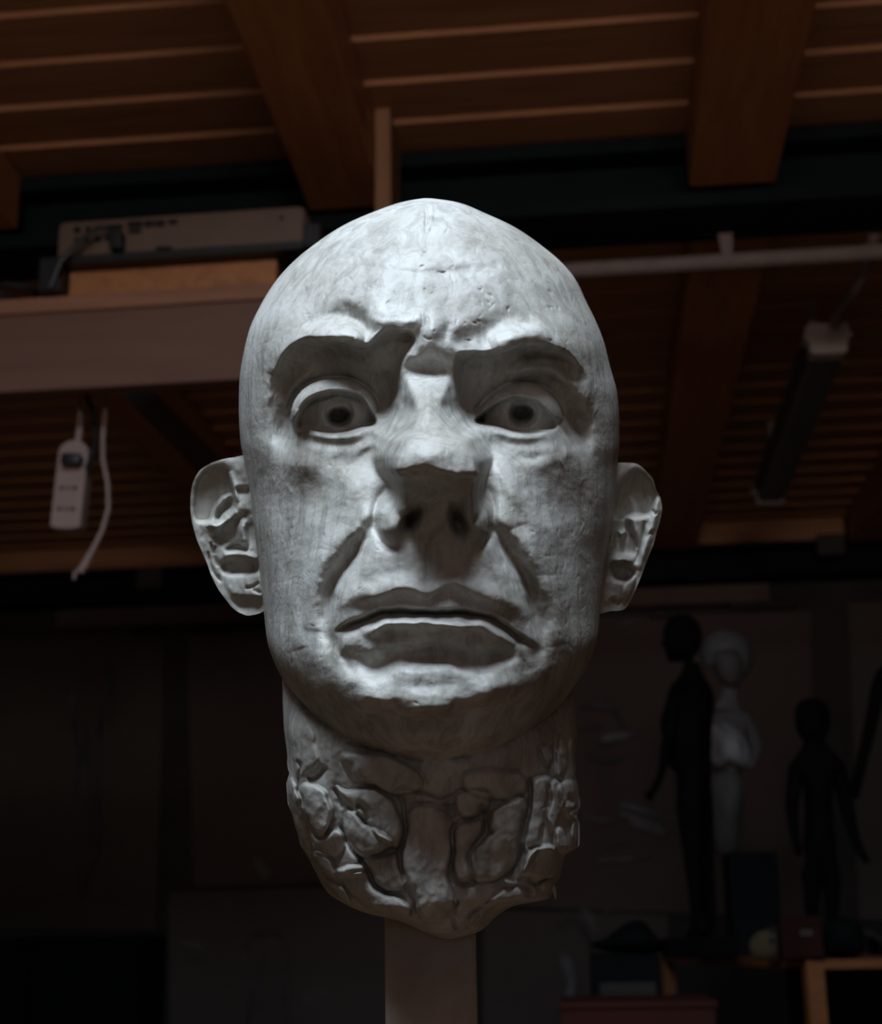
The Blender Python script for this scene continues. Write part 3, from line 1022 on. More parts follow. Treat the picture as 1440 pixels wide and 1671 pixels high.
E.plate([(364, 918), (384, 914), (418, 918), (416, 934), (392, 936), (366, 934)], -18, 2)
E.plate([(366, 940), (392, 936), (420, 934), (432, 950), (430, 972), (400, 976), (376, 968)], 8, 2, gy=.12)
E.step([(378, 981), (395, 974), (412, 976), (432, 982)], (400, 995), -10, 1.5, 25)
for p in ([(344, 884), (350, 910), (356, 925)], [(352, 890), (350, 905)], [(400, 960), (412, 958), (424, 950)], [(412, 962), (428, 968)], [(332, 800), (326, 800)], [(340, 900), (346, 930), (362, 950)]):
    E.stroke(p, 2.5, -9, 'v')
E.H += 1.6*fnoise(E.X.shape, 12, 12, 41)+0.8*fnoise(E.X.shape, 5, 6, 42)
ear(OL, lambda x, y: -48+0.50*(x-311)+0.10*(y-745), E, 30, 1)

E = Field(960, 1095, 740, 1008)
OR = [(985, 770), (1003, 757), (1019, 755), (1039, 757), (1053, 767), (1066, 783), (1072, 800), (1078, 812), (1081, 831), (1078, 848), (1072, 869), (1066, 891), (1058, 910), (1050, 932), (1041, 954), (1030, 978), (1019, 994), (998, 997), (972, 996), (966, 930), (972, 830)]
E.plate([(1020, 786), (1038, 771), (1052, 776), (1064, 790), (1070, 806), (1066, 824), (1058, 838), (1036, 842), (1006, 842), (1004, 812), (1010, 796)], -32, 2.2)
E.plate([(1003, 846), (1026, 848), (1034, 870), (1036, 900), (1020, 906), (1002, 905)], -26, 2.2)
E.stroke([(1020, 800), (1036, 822), (1040, 842)], 9, 10)
E.stroke([(1011, 872), (1022, 868)], 4, 16)
E.stroke([(1003, 840), (1003, 868), (998, 890)], 5, 14)
E.stroke([(1002, 914), (1018, 912), (1034, 918)], 6, 16)
E.plate([(1000, 920), (1018, 922), (1034, 930), (1030, 944), (1012, 946), (1000, 940)], -20, 2)
E.plate([(984, 948), (1004, 944), (1022, 950), (1018, 975), (1002, 984), (984, 980)], 8, 2)
E.plate([(1022, 948), (1038, 940), (1036, 960), (1024, 985), (1016, 975)], 10, 2, crack=4)
E.stroke([(1074, 812), (1066, 860), (1052, 900), (1044, 930)], 6, 8)
for p in ([(1030, 850), (1024, 862), (1036, 880), (1040, 896)], [(1052, 850), (1048, 880), (1038, 920)], [(1015, 948), (1028, 940)], [(996, 976), (1004, 984)], [(1064, 832), (1072, 840)], [(1060, 868), (1068, 872)], [(1012, 986), (1000, 978)]):
    E.stroke(p, 2.6, -10, 'v')
E.H += 1.6*fnoise(E.X.shape, 12, 12, 43)+0.8*fnoise(E.X.shape, 5, 6, 44)
ear(OR, lambda x, y: -48+0.50*(1081-x)+0.10*(y-745), E, 30, 2)

# ------------------------------------------------------------------ post under the bust
PW = speckle('post_plaster', (0.36, 0.31, 0.27), (0.50, 0.44, 0.39), 30, 0.75, 0.1)
pz = 0.0
c = Vector(to_world(703, 1505, 230))
ux = Vector((math.cos(YAW), math.sin(YAW), 0)); uy = Vector((-math.sin(YAW), math.cos(YAW), 0))
hx = 72.5*(BUST_D-230*UNIT)/FPX*1.0
mb = MB()
M = Matrix.Translation((c.x, c.y, 0)) @ Matrix.Rotation(YAW, 4, 'Z')
mb.box((-hx, -hx, 0.0), (hx, hx, c.z+0.02), 0.0018, M)
post = mb.build('square_post', PW)
tag(post, 'square grey-brown upright post carrying the large clay head', 'post')
rooted(post, (c.x, c.y, 0))
# ------------------------------------------------------------------ materials of the room
PINE = wood('pine_boards', (0.36, 0.165, 0.085), (0.52, 0.27, 0.15), (1.1, 16, 16), True, 0.6, 0.25, 1.3)
BEAMWOOD = wood('pine_beam', (0.30, 0.115, 0.042), (0.44, 0.19, 0.08), (14, 1.2, 14), True, 0.5, 0.3, 4.1)
BEAMPALE = wood('pale_beam_wood', (0.155, 0.082, 0.062), (0.185, 0.10, 0.076), (1.2, 14, 14), False, 0.7, 0.15, 6.2)
SHELFWOOD = wood('shelf_board_wood', (0.25, 0.115, 0.07), (0.34, 0.165, 0.10), (1.2, 14, 14), True, 0.6, 0.25, 2.2)
POSTWOOD = wood('upright_wood', (0.24, 0.12, 0.065), (0.33, 0.18, 0.10), (14, 14, 1.2), False, 0.6, 0.25, 3.2)
TABLEWOOD = wood('table_wood', (0.20, 0.075, 0.028), (0.27, 0.11, 0.042), (2, 12, 12), False, 0.5, 0.3, 5.2)
STEEL = speckle('black_steel', (0.005, 0.010, 0.012), (0.008, 0.015, 0.017), 12, 0.7, 0.05, spec=0.1)
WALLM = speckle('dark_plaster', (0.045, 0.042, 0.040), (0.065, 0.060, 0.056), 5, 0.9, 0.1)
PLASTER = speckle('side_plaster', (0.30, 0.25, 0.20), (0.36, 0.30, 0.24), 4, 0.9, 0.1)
FLOORM = speckle('wood_floor', (0.15, 0.085, 0.045), (0.19, 0.11, 0.06), 4, 0.7, 0.05, (1, 6, 1))
SLOT = mat('black_slot', (0.01, 0.01, 0.01), 0.6, 0.2)
BLACKP = mat('black_plastic', (0.012, 0.013, 0.014), 0.45, 0.4)
WHITEP = speckle('white_plastic', (0.28, 0.20, 0.18), (0.32, 0.23, 0.21), 20, 0.5, 0.0)
WHITEM = speckle('white_painted_metal', (0.36, 0.31, 0.30), (0.42, 0.36, 0.35), 30, 0.45, 0.02)
BRONZE = speckle('dark_patina', (0.003, 0.0024, 0.0024), (0.007, 0.005, 0.005), 14, 0.85, 0.25, spec=0.06)
GYPSUM = speckle('pale_gypsum', (0.06, 0.058, 0.058), (0.15, 0.15, 0.155), 9, 0.8, 0.3, (1, 1, 0.5))
GYPWHITE = speckle('white_gypsum', (0.12, 0.12, 0.13), (0.40, 0.40, 0.43), 14, 0.8, 0.3, (2, 2, 0.5))
HORIZ = 1.0
RAFZ = CEIL_Z-0.125
# ------------------------------------------------------------------ shell
X0, X1, YF = -3.2, 3.4, -3.2
mb = MB(); mb.box((X0-0.1, YF-0.1, -0.12), (X1+0.1, WALL_Y+0.1, 0.0)); structure(mb.build('floor', FLOORM))
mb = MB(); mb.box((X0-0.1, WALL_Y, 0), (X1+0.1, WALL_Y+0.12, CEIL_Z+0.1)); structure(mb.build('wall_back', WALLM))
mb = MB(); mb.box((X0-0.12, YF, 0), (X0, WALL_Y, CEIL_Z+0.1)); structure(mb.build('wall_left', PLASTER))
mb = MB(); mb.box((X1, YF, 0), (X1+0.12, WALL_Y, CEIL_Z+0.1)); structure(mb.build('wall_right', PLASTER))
wx0, wx1, wz0, wz1 = -0.45, 0.95, 1.5, 2.3
mb = MB()
mb.box((X0-0.1, YF-0.12, 0), (wx0, YF, CEIL_Z+0.1)); mb.box((wx1, YF-0.12, 0), (X1+0.1, YF, CEIL_Z+0.1))
mb.box((wx0, YF-0.12, 0), (wx1, YF, wz0)); mb.box((wx0, YF-0.12, wz1), (wx1, YF, CEIL_Z+0.1))
structure(mb.build('wall_front', PLASTER))
win = MB()
for a in ((wx0, wz0, wx1, wz0+0.05), (wx0, wz1-0.05, wx1, wz1), (wx0, wz0, wx0+0.05, wz1), (wx1-0.05, wz0, wx1, wz1), ((wx0+wx1)/2-0.02, wz0, (wx0+wx1)/2+0.02, wz1)):
    win.box((a[0], YF-0.09, a[1]), (a[2], YF-0.03, a[3]))
structure(win.build('added_window', WHITEM))  # unseen window added in the front wall to go with the fill

# ceiling: boards lapped so that each farther board hangs a little lower, with an open roof light behind the viewer
hx0, hx1, hy0, hy1 = -0.76, 0.36, -0.56, 0.46
mb = MB()
PW_ = 0.142
y = 1.30
k = 0
while y < WALL_Y:
    ye = min(y+PW_, WALL_Y)
    zf, zb = CEIL_Z-0.006, CEIL_Z+0.001
    ch = 0.010
    a, b = X0, X1
    prof = [(y, CEIL_Z+0.04), (y, zf+ch*0.55), (y+ch*0.5, zf), (ye-0.001, zb), (ye-0.001, CEIL_Z+0.04)]
    mb.extrude([(a, p[0], p[1]) for p in prof], (b-a, 0, 0))
    y = ye
    k += 1
for b in ((X0, YF, hx0, 1.30), (hx1, YF, X1, 1.30), (hx0, YF, hx1, hy0), (hx0, hy1, hx1, 1.30)):
    mb.box((b[0], b[1], CEIL_Z), (b[2], b[3], CEIL_Z+0.06))
ceil_o = structure(mb.build('ceiling', PINE))
mb = MB()
for b in ((hx0-0.03, hy0-0.03, hx0, hy1+0.03), (hx1, hy0-0.03, hx1+0.03, hy1+0.03), (hx0, hy0-0.03, hx1, hy0), (hx0, hy1, hx1, hy1+0.03)):
    mb.box((b[0], b[1], CEIL_Z-0.002), (b[2], b[3], CEIL_Z+0.24))
structure(mb.build('window_2', WHITEM))

# rafters
YB = atZ(650, 243, CEIL_Z).y           # near face of the steel beam
YB2 = YB+0.16


def rafter(x0, x1, y0, y1, label, group):
    mb = MB()
    mb.box((x0, y0, RAFZ), (x1, y1, CEIL_Z-0.0068), 0.006)
    o = mb.build('rafter', BEAMWOOD)
    rooted(o, ((x0+x1)/2, y0, RAFZ))
    tag(o, label, 'beam', group)
    return o


lx0 = (atZ(362, 0, RAFZ).x+atZ(497, 320, RAFZ).x)/2
lx1 = (atZ(548, 0, RAFZ).x+atZ(606, 320, RAFZ).x)/2
rx0 = (atZ(1145, 0, RAFZ).x+atZ(1134, 325, RAFZ).x)/2
rx1 = (atZ(1334, 0, RAFZ).x+atZ(1262, 325, RAFZ).x)/2
print('RAFT', lx0, lx1, rx0, rx1, 'YB', YB)
rafter(lx0, lx1, 0.52, YB-0.002, 'wide pine rafter above and left of the clay head, before the black beam', 'near rafters')
rafter(rx0, rx1, YF+0.004, YB-0.002, 'wide pine ceiling rafter at upper right, in front of the black beam', 'near rafters')
sp = rx0-lx0
rafter(lx0-sp, lx1-sp, YF+0.004, YB-0.002, 'pine ceiling rafter in the far upper left corner above the projector', 'near rafters')
rafter(rx0+0.02, rx1+0.02, YB2+0.03, WALL_Y-0.16, 'shadowed far rafter between the clay head and the light tube', 'far rafters')
rafter(lx0, lx1, YB2+0.03, WALL_Y-0.16, 'shadowed far rafter directly behind the clay head', 'far rafters')
rafter(lx0-sp, lx1-sp, YB2+0.03, WALL_Y-0.16, 'shadowed far rafter behind the hanging power strip', 'far rafters')
rafter(rx0+sp, rx1+sp, YB2+0.03, WALL_Y-0.16, 'shadowed far rafter at the right edge, beside the light tube', 'far rafters')


# steel beam
def ibeam(name, y0, y1, z0, z1, ft, label):
    mb = MB()
    mb.box((X0, y0, z0), (X1, y1, z0+ft), 0.002)
    mb.box((X0, y0, z1-ft), (X1, y1, z1), 0.002)
    ym = (y0+y1)/2
    mb.box((X0, ym-0.012, z0+ft), (X1, ym+0.012, z1-ft))
    o = mb.build(name, STEEL)
    rooted(o, (0, ym, z0))
    return tag(o, label, 'beam')


zb0 = atY(1000, 403, YB2).z
ibeam('steel_beam', YB, YB2, zb0, CEIL_Z-0.008, 0.030, 'black steel beam crossing the room just under the near ceiling boards')
zw0 = atY(1100, 944, WALL_Y-0.15).z
zw1 = atY(1200, 886, WALL_Y-0.15).z
ibeam('steel_beam', WALL_Y-0.15, WALL_Y-0.002, zw0, zw1, 0.02, 'black steel beam along the top of the back wall, above the drawings')
# blocking boards between the far rafters
edges = [(lx1-sp, lx0), (lx1, rx0+0.02), (rx1+0.02, rx0+sp), (X0+0.01, lx0-sp), (rx1+sp, X1-0.01)]
labs = ['pine blocking board under the far ceiling, left of the head beside the power strip', 'pine blocking board under the far ceiling, hidden mostly by the head and right ear',
        'pine blocking board under the far ceiling, below the light tube on the right', 'pine blocking board under the far ceiling at the far left edge', 'pine blocking board under the far ceiling at the far right edge']
for (a, b), lb in zip(edges, labs):
    mb = MB(); mb.box((a+0.003, WALL_Y-0.10, zw1+0.002), (b-0.003, WALL_Y-0.07, CEIL_Z-0.01))
    o = mb.build('blocking_board', PINE); rooted(o, (a, WALL_Y-0.1, zw1)); tag(o, lb, 'board', 'blocking boards over the back wall')
# ledge board under the back beam
p0 = atY(70, 998, WALL_Y-0.2); p1 = atY(1262, 953, WALL_Y-0.2)
mb = MB(); mb.box((p0.x, WALL_Y-0.07, min(p0.z, p1.z)-0.035), (p1.x, WALL_Y-0.002, min(p0.z, p1.z)+0.035), 0.004)
structure(mb.build('trim_1', speckle('brown_trim', (0.12, 0.085, 0.08), (0.15, 0.11, 0.10), 6)))
# brackets on the back beam
for (px, py, lb) in ((245, 945, 'small grey bracket on the far beam below the power strip'), (1356, 890, 'small grey bracket on the far beam below the light tube')):
    c = atY(px, py, WALL_Y-0.17)
    mb = MB(); mb.box((c.x-0.05, WALL_Y-0.19, c.z-0.04), (c.x+0.05, WALL_Y-0.152, c.z+0.04), 0.006)
    mb.box((c.x-0.02, WALL_Y-0.20, c.z-0.02), (c.x+0.02, WALL_Y-0.19, c.z+0.02), 0.004)
    o = mb.build('beam_bracket', speckle('grey_bracket', (0.06, 0.055, 0.052), (0.08, 0.07, 0.07), 20)); rooted(o, c); tag(o, lb, 'bracket', 'brackets on the far beam')

# ------------------------------------------------------------------ hanging shelf, its upright and projector
SY = 2.34
sz = atY(200, 503, SY).z
fl = atZ(-900, 569.5, sz); fr = atZ(640, 474, sz)
bl_ = atZ(-900, 701, sz); br_ = atZ(640, 594, sz)
th = atY(200, 476, fl.lerp(fr, 0.71).y).z-sz
mb = MB()
up = Vector((0, 0, th))
_in = (bl_-fl).normalized()*0.30
bl_, br_ = fl+_in, fr+_in
mb.hexa([fl, fr, br_, bl_, fl+up, fr+up, br_+up, bl_+up])
o = mb.build('hanging_shelf', SHELFWOOD, bevel=0.003); rooted(o, fl.lerp(fr, 0.75)); tag(o, 'wooden shelf board left of the clay head, under the projector', 'shelf')
hb_ = 0.5*((fl.z-atY(-900, 696.5, fl.y).z)+(fr.z-atY(640, 597, fr.y).z))
dn = Vector((0, 0, -hb_)); s0_ = (bl_-fl).normalized()*0.004; s1_ = (bl_-fl).normalized()*0.045
e_ = Vector((0, 0, -0.001))
mb = MB(); mb.hexa([fl+s0_+dn, fr+s0_+dn, fr+s1_+dn, fl+s1_+dn, fl+s0_+e_, fr+s0_+e_, fr+s1_+e_, fl+s1_+e_])
o = mb.build('shelf_beam', BEAMPALE, bevel=0.003); rooted(o, fl.lerp(fr, 0.75)+dn); tag(o, 'pale wooden beam under the shelf, left of the clay head', 'beam')
yu = fr.y
ztop = CEIL_Z-0.002
pa = atY(603, 166, YB-0.14); pb = atY(629, 166, YB-0.14)
if pa.x < lx1+0.003:
    pb.x += lx1+0.003-pa.x; pa.x = lx1+0.003
mb = MB(); mb.box((pa.x, YB-0.16, sz+th), (pb.x, YB-0.004, ztop), 0.003)
o = mb.build('shelf_upright', POSTWOOD); rooted(o, ((pa.x+pb.x)/2, YB-0.1, sz+th)); tag(o, 'narrow upright board beside the left rafter, rising behind the top of the head', 'board')
# brace
BR = speckle('grey_brace_paint', (0.09, 0.072, 0.074), (0.11, 0.088, 0.09), 10, 0.8, spec=0.1)
a = atY(212, 628, 3.05); b = atY(440, 858, 3.05)
a = a+(a-b)*0.42
d = (b-a).normalized(); nrm = d.cross(Vector((0, 1, 0))).normalized()*0.028
mb = MB(); mb.extrude([a-nrm, a+nrm, b+nrm, b-nrm], (0, 0.02, 0))
o = mb.build('diagonal_brace', BR, bevel=0.002); rooted(o, a); tag(o, 'flat grey diagonal brace running down from the shelf towards the left ear', 'brace')

# batten and projector
dirx = (fr-fl).normalized()
diry = Vector((-dirx.y, dirx.x, 0))


def onshelf(px, py, off=0.0):
    """point on the vertical plane through the shelf's front edge, pushed back by off"""
    n = diry
    p0_ = fl+n*off
    r_ = ray(px, py)
    return CAMP+r_*((p0_-CAMP).dot(n)/r_.dot(n))


q0 = onshelf(112, 468, 0.02); q1 = onshelf(452, 440, 0.02)
zt0 = sz+th
ztb = onshelf(280, 433, 0.02).z
mb = MB()
M = Matrix((dirx.to_4d(), diry.to_4d(), Vector((0, 0, 1, 0)), (0, 0, 0, 1))).transposed()
for i in range(3):
    M[i][3] = 0
M[3] = (0, 0, 0, 1)


def slab(mb, c0, c1, depth, z0, z1, bev=0.003, mt=None):
    L = (Vector((c1.x, c1.y, 0))-Vector((c0.x, c0.y, 0))).length
    MM = Matrix.Translation((c0.x, c0.y, 0)) @ M
    mb.box((0, 0, z0), (L, depth, z1), bev, MM)
    return L, MM


slab(mb, q0, q1, 0.22, zt0+0.003, ztb)
o = mb.build('spacer_board', BEAMWOOD); rooted(o, (q0.x, q0.y, zt0)); tag(o, 'brown board lying on the shelf under the projector', 'board')
q0 = onshelf(88, 440, 0.0); q1 = onshelf(498, 410, 0.0)
zp0 = ztb+0.012
zpt = onshelf(300, 345, 0.0).z
proj = thing('projector', (q0.x, q0.y, zp0), 'white projector with a panel of sockets lying on the hanging shelf', 'projector')
mb = MB(); L, MM = slab(mb, q0, q1, 0.27, zp0, zpt, 0.014)
mb.build('case', speckle('dull_white_plastic', (0.135, 0.092, 0.072), (0.155, 0.106, 0.084), 20, 0.6, 0.0, spec=0.15), proj, smooth=True)
mb = MB(); mb.box((-0.004, -0.012, ztb+0.0005), (L+0.03, 0.26, zp0+0.003), 0.002, MM)
mb.box((L+0.0, -0.02, ztb+0.0005), (L+0.03, 0.2, zp0+0.03), 0.003, MM)
mb.box((-0.02, -0.02, zt0+0.002), (0.018, 0.2, zp0), 0.003, MM)
mb.build('mounting_plate', BLACKP, proj)
# sockets on the back panel
hgt = zpt-zp0
ks = L/410.0


def sock(px, py, w, h, rnd, name='socket', m=None):
    """px, py measured on the panel from its top left corner"""
    x = px*ks; z = zpt-py*ks
    mb = MB()
    if rnd:
        mb.tube([(x, 0.004, z), (x, -0.0035, z)], w*ks/2, 14)
        mb.bm.transform(MM)
    else:
        mb.box((x-w*ks/2, -0.003, z-h*ks/2), (x+w*ks/2, 0.004, z+h*ks/2), 0.0006, MM)
    mb.build(name, m or SLOT, proj)


for x, y_, w, h, rd in [(36, 21, 12, 12, 1), (54, 20, 9, 9, 1), (70, 21, 9, 9, 1), (97, 20, 28, 8, 0), (132, 18, 24, 11, 0), (132, 30, 20, 7, 0), (155, 18, 16, 11, 0), (173, 19, 16, 11, 0), (194, 18, 14, 8, 0), (36, 39, 8, 9, 0), (52, 38, 8, 9, 0), (70, 39, 9, 9, 1), (97, 38, 26, 8, 0), (26, 58, 8, 8, 1), (55, 70, 26, 7, 0), (372, 24, 6, 6, 1), (180, 62, 26, 4, 0)]:
    sock(x, y_, w, h, rd)
mb = MB()
mb.box((98*ks, -0.03, zp0+0.004), (118*ks, 0.0, zp0+0.040), 0.004, MM)
mb.build('connector_plug', BLACKP, proj)
mb = MB()
pts = [(100*ks, -0.028, zp0+0.036), (84*ks, -0.032, zp0+0.042), (60*ks, -0.03, zp0+0.028), (38*ks, -0.028, zp0+0.006), (20*ks, -0.026, zp0-0.014), (4*ks, -0.024, zt0+0.004)]
mb.tube(pts, 0.005, 8); mb.bm.transform(MM)
mb.build('cable', BLACKP, proj, smooth=True)
# coil of cable at the left end of the shelf
mb = MB()
c = onshelf(-2, 462, 0.03)
rr = random.Random(4)
for t in range(5):
    cx_ = c.x+rr.uniform(-0.02, 0.02); R_ = rr.uniform(0.03, 0.055); z_ = zt0+0.007+0.009*t
    pts = [(cx_+R_*math.cos(u)*1.2, c.y+R_*math.sin(u)+0.04, z_+0.002*math.sin(3*u)) for u in [i*2*math.pi/24 for i in range(24)]]
    mb.tube(pts+[pts[0]], 0.005, 8)
o = mb.build('cable_coil', BLACKP, smooth=True); rooted(o, (c.x, c.y, zt0)); tag(o, 'black coil of cable lying on the shelf left of the projector', 'cable')

# ------------------------------------------------------------------ power strip and cords under the shelf
PY = 2.46
pt = atY(126, 722, PY); pbm = atY(110, 866, PY)
ps = thing('power_strip', tuple(pt), 'white power strip with a black plug hanging by its cord under the shelf', 'power strip')
ax = (pbm-pt); Ln = ax.length; ax.normalize()
fw = Vector((0, 1, 0)); sd = ax.cross(fw).normalized(); fw = sd.cross(ax).normalized()
MP = Matrix((sd.to_4d(), fw.to_4d(), (-ax).to_4d(), (0, 0, 0, 1))).transposed()
MP[3] = (0, 0, 0, 1)
for i in range(3):
    MP[i][3] = pt[i]
if MP.determinant() < 0:
    for i in range(3):
        MP[i][0] *= -1
hw = 0.0268
mb = MB()
pl_ = []
for i in range(13):
    a_ = math.pi*i/12
    pl_.append((hw*math.cos(a_), -0.016, -0.024+0.024*math.sin(a_)))
for i in range(9):
    a_ = math.pi+math.pi*i/8
    pl_.append((hw*math.cos(a_), -0.016, -Ln+0.005+0.006*math.sin(a_)))
mb.extrude(pl_, (0, 0.034, 0)); mb.bm.transform(MP)
mb.build('housing', WHITEP, ps, bevel=0.004)


def socket_row(z):
    for dx, w in ((-0.0125, 0.0065), (-0.001, 0.0045), (0.0105, 0.0075)):
        mb = MB(); mb.box((dx-w/2, -0.0172, z-0.003), (dx+w/2, -0.0155, z+0.003), 0.0005); mb.bm.transform(MP)
        mb.build('socket_hole', SLOT, ps)


sgn = 1
socket_row(-Ln*0.55); socket_row(-Ln*0.785)
mb = MB(); mb.box((-0.013, -0.040, -Ln*0.32), (0.022, -0.0162, -Ln*0.19), 0.005); mb.bm.transform(MP)
mb.build('plug', BLACKP, ps, smooth=True)
mb = MB(); mb.tube([atY(127, 724, PY), atY(130, 700, PY), atY(131, 675, PY), atY(129, 642, PY), atY(128, 622, PY), Vector((atY(128, 600, PY).x, PY, sz-0.0005))], [0.0065, 0.006, 0.004, 0.004, 0.004, 0.004], 10)
mb.build('cord', WHITEP, ps, smooth=True)
mb = MB(); mb.tube([atY(142, 764, PY-0.03), atY(152, 745, PY-0.02), atY(157, 710, PY), atY(153, 675, PY), atY(142, 648, PY), atY(134, 624, PY)], 0.005, 10)
mb.build('plug_cord', BLACKP, ps, smooth=True)
mb = MB()
mb.tube([Vector((atY(171, 600, PY).x, PY, sz-0.0005)), atY(171, 620, PY), atY(173, 660, PY), atY(168, 710, PY), atY(168, 750, PY), atY(176, 790, PY), atY(177, 830, PY), atY(167, 866, PY)], 0.0042, 10)
mb.tube([atY(167, 866, PY), atY(152, 896, PY), atY(138, 922, PY), atY(130, 934, PY)], [0.0042, 0.005, 0.0075, 0.007], 10)
mb.tube([atY(124, 932, PY), atY(120, 946, PY)], [0.0045, 0.0025], 8)
o = mb.build('extension_cable', WHITEP, smooth=True); rooted(o, atY(171, 624, PY)); tag(o, 'loose white cable with a connector end hanging right of the power strip', 'cable')

# ------------------------------------------------------------------ pipe, conduit and strip light
GY = YB2-0.02
mb = MB(); mb.tube([atY(560, 466, GY), atY(930, 442, GY), atY(1560, 404, GY)], 0.016, 16)
pipe = thing('ceiling_pipe', tuple(atY(930, 442, GY)), 'pale horizontal pipe clipped below the black beam, right of the head', 'pipe')
PIPEM = speckle('pipe_paint', (0.20, 0.155, 0.15), (0.24, 0.19, 0.18), 30, 0.6, 0.02, spec=0.15)
mb.build('tube', PIPEM, pipe, smooth=True)
c = atY(1186, 410, GY)
mb = MB()
mb.hexa([c+Vector(v) for v in ((-0.009, -0.012, -0.019), (0.009, -0.012, -0.019), (0.009, 0.012, -0.019), (-0.009, 0.012, -0.019))]+[Vector((c.x+a_, c.y+b_, zb0-0.0005)) for a_, b_ in ((-0.016, -0.014), (0.013, -0.014), (0.013, 0.014), (-0.016, 0.014))])
mb.build('pipe_clip', PIPEM, pipe)
LY = 3.35
lz = atY(1352, 548, LY).z
le = atZ(1256, 800, lz)
con = MB()
con.tube([atY(1428, 384, GY+0.03), atY(1412, 440, GY+0.10), atY(1392, 482, GY+0.2), atY(1368, 508, LY-0.03), atY(1362, 534, LY)], 0.012, 12)
o = con.build('light_conduit', PIPEM, smooth=True); rooted(o, atY(1428, 384, GY+0.03)); tag(o, 'bent pale cable conduit leading from the pipe to the tube light', 'conduit')
lc = atY(1352, 552, LY)
light = thing('tube_light', tuple(lc), 'ceiling tube light, switched off, with a pale end cap, at right behind the pipe', 'light')
hwid = atY(1393, 552, LY).x-atY(1311, 552, LY).x
sx = hwid/2
prof = [(-0.8*sx, 0.038), (0.8*sx, 0.038), (1.0*sx, 0.004), (0.78*sx, -0.004), (0.76*sx, -0.030), (0.62*sx, -0.036), (-0.62*sx, -0.036), (-0.76*sx, -0.030), (-0.78*sx, -0.004), (-1.0*sx, 0.004)]
mb = MB(); mb.extrude([(lc.x+p[0], LY, lc.z+p[1]) for p in prof], (0, 0.05, 0)); mb.build('end_cap', WHITEM, light, bevel=0.003)
LE = le.y
mb = MB(); mb.extrude([(lc.x+p[0], LE, lc.z+p[1]) for p in prof], (0, 0.05, 0)); mb.build('end_cap', WHITEM, light, bevel=0.003)
mb = MB(); mb.extrude([(lc.x+a*sx, LY+0.05, lc.z+z) for a, z in ((-0.78, 0.036), (0.78, 0.036), (0.92, 0.006), (-0.92, 0.006))], (0, LE-LY-0.05, 0))
mb.build('housing', speckle('grey_housing', (0.08, 0.08, 0.08), (0.10, 0.10, 0.10), 20), light)
COVER = mat('clear_cover', (0.55, 0.58, 0.56), 0.3, 0.3)
COVER.node_tree.nodes['Principled BSDF'].inputs['Transmission Weight'].default_value = 0.85
mb = MB(); mb.extrude([(lc.x+a*sx, LY+0.05, lc.z+z) for a, z in ((-0.74, 0.004), (0.74, 0.004), (0.70, -0.026), (0.5, -0.032), (-0.5, -0.032), (-0.70, -0.026))], (0, LE-LY-0.05, 0))
mb.build('cover', COVER, light)
for s_ in (-1, 1):
    mb = MB(); mb.tube([(lc.x+s_*0.40*sx, LY+0.052, lc.z-0.012), (lc.x+s_*0.40*sx, LE-0.002, lc.z-0.012)], 0.012, 12)
    mb.build('tube', mat('tube_glass', (0.10, 0.105, 0.10), 0.4, 0.2), light, smooth=True)
for yy in (LY+0.18, LE-0.15):
    mb = MB(); mb.box((lc.x-0.01, yy, lc.z+0.036), (lc.x+0.01, yy+0.02, CEIL_Z-0.003)); mb.build('hanger', WHITEM, light)
# ------------------------------------------------------------------ drawings on the back wall
def paper_mat(name, c0, c1, sm=None, seed=0.0):
    m = mat(name, c0, 0.85, 0.15)
    b = m.node_tree.nodes['Principled BSDF']
    v = coords(m, (1, 1, 1), (seed, 0, seed))
    n = nd(m, 'ShaderNodeTexNoise', Scale=1.6, Detail=4, Roughness=0.55)
    lk(m, v, n.inputs['Vector'])
    r = ramp(m, n.outputs['Fac'], [(0.35, c0), (0.68, c1)])
    out = r.outputs[0]
    if sm:
        v2 = coords(m, (1.6, 1, 4.5), (seed*2, 0, seed+3))
        n2 = nd(m, 'ShaderNodeTexNoise', Scale=2.3, Detail=6, Roughness=0.7, Distortion=0.6)
        lk(m, v2, n2.inputs['Vector'])
        r2 = ramp(m, n2.outputs['Fac'], [(sm[1], (0, 0, 0)), (sm[1]+0.09, (1, 1, 1))])
        mx = nd(m, 'ShaderNodeMix', data_type='RGBA')
        lk(m, r2.outputs[0], mx.inputs[0])
        lk(m, out, mx.inputs[6])
        mx.inputs[7].default_value = (*sm[0], 1)
        out = mx.outputs[2]
    lk(m, out, b.inputs['Base Color'])
    return m


CHAR = speckle('charcoal_lines', (0.05, 0.05, 0.055), (0.12, 0.11, 0.11), 10, 0.9, 0)
CHALK = speckle('chalk_smudge', (0.13, 0.125, 0.135), (0.24, 0.235, 0.26), 12, 0.9, 0)
CLIPM = mat('clip_black', (0.01, 0.01, 0.01), 0.5)
PYW = WALL_Y-0.012


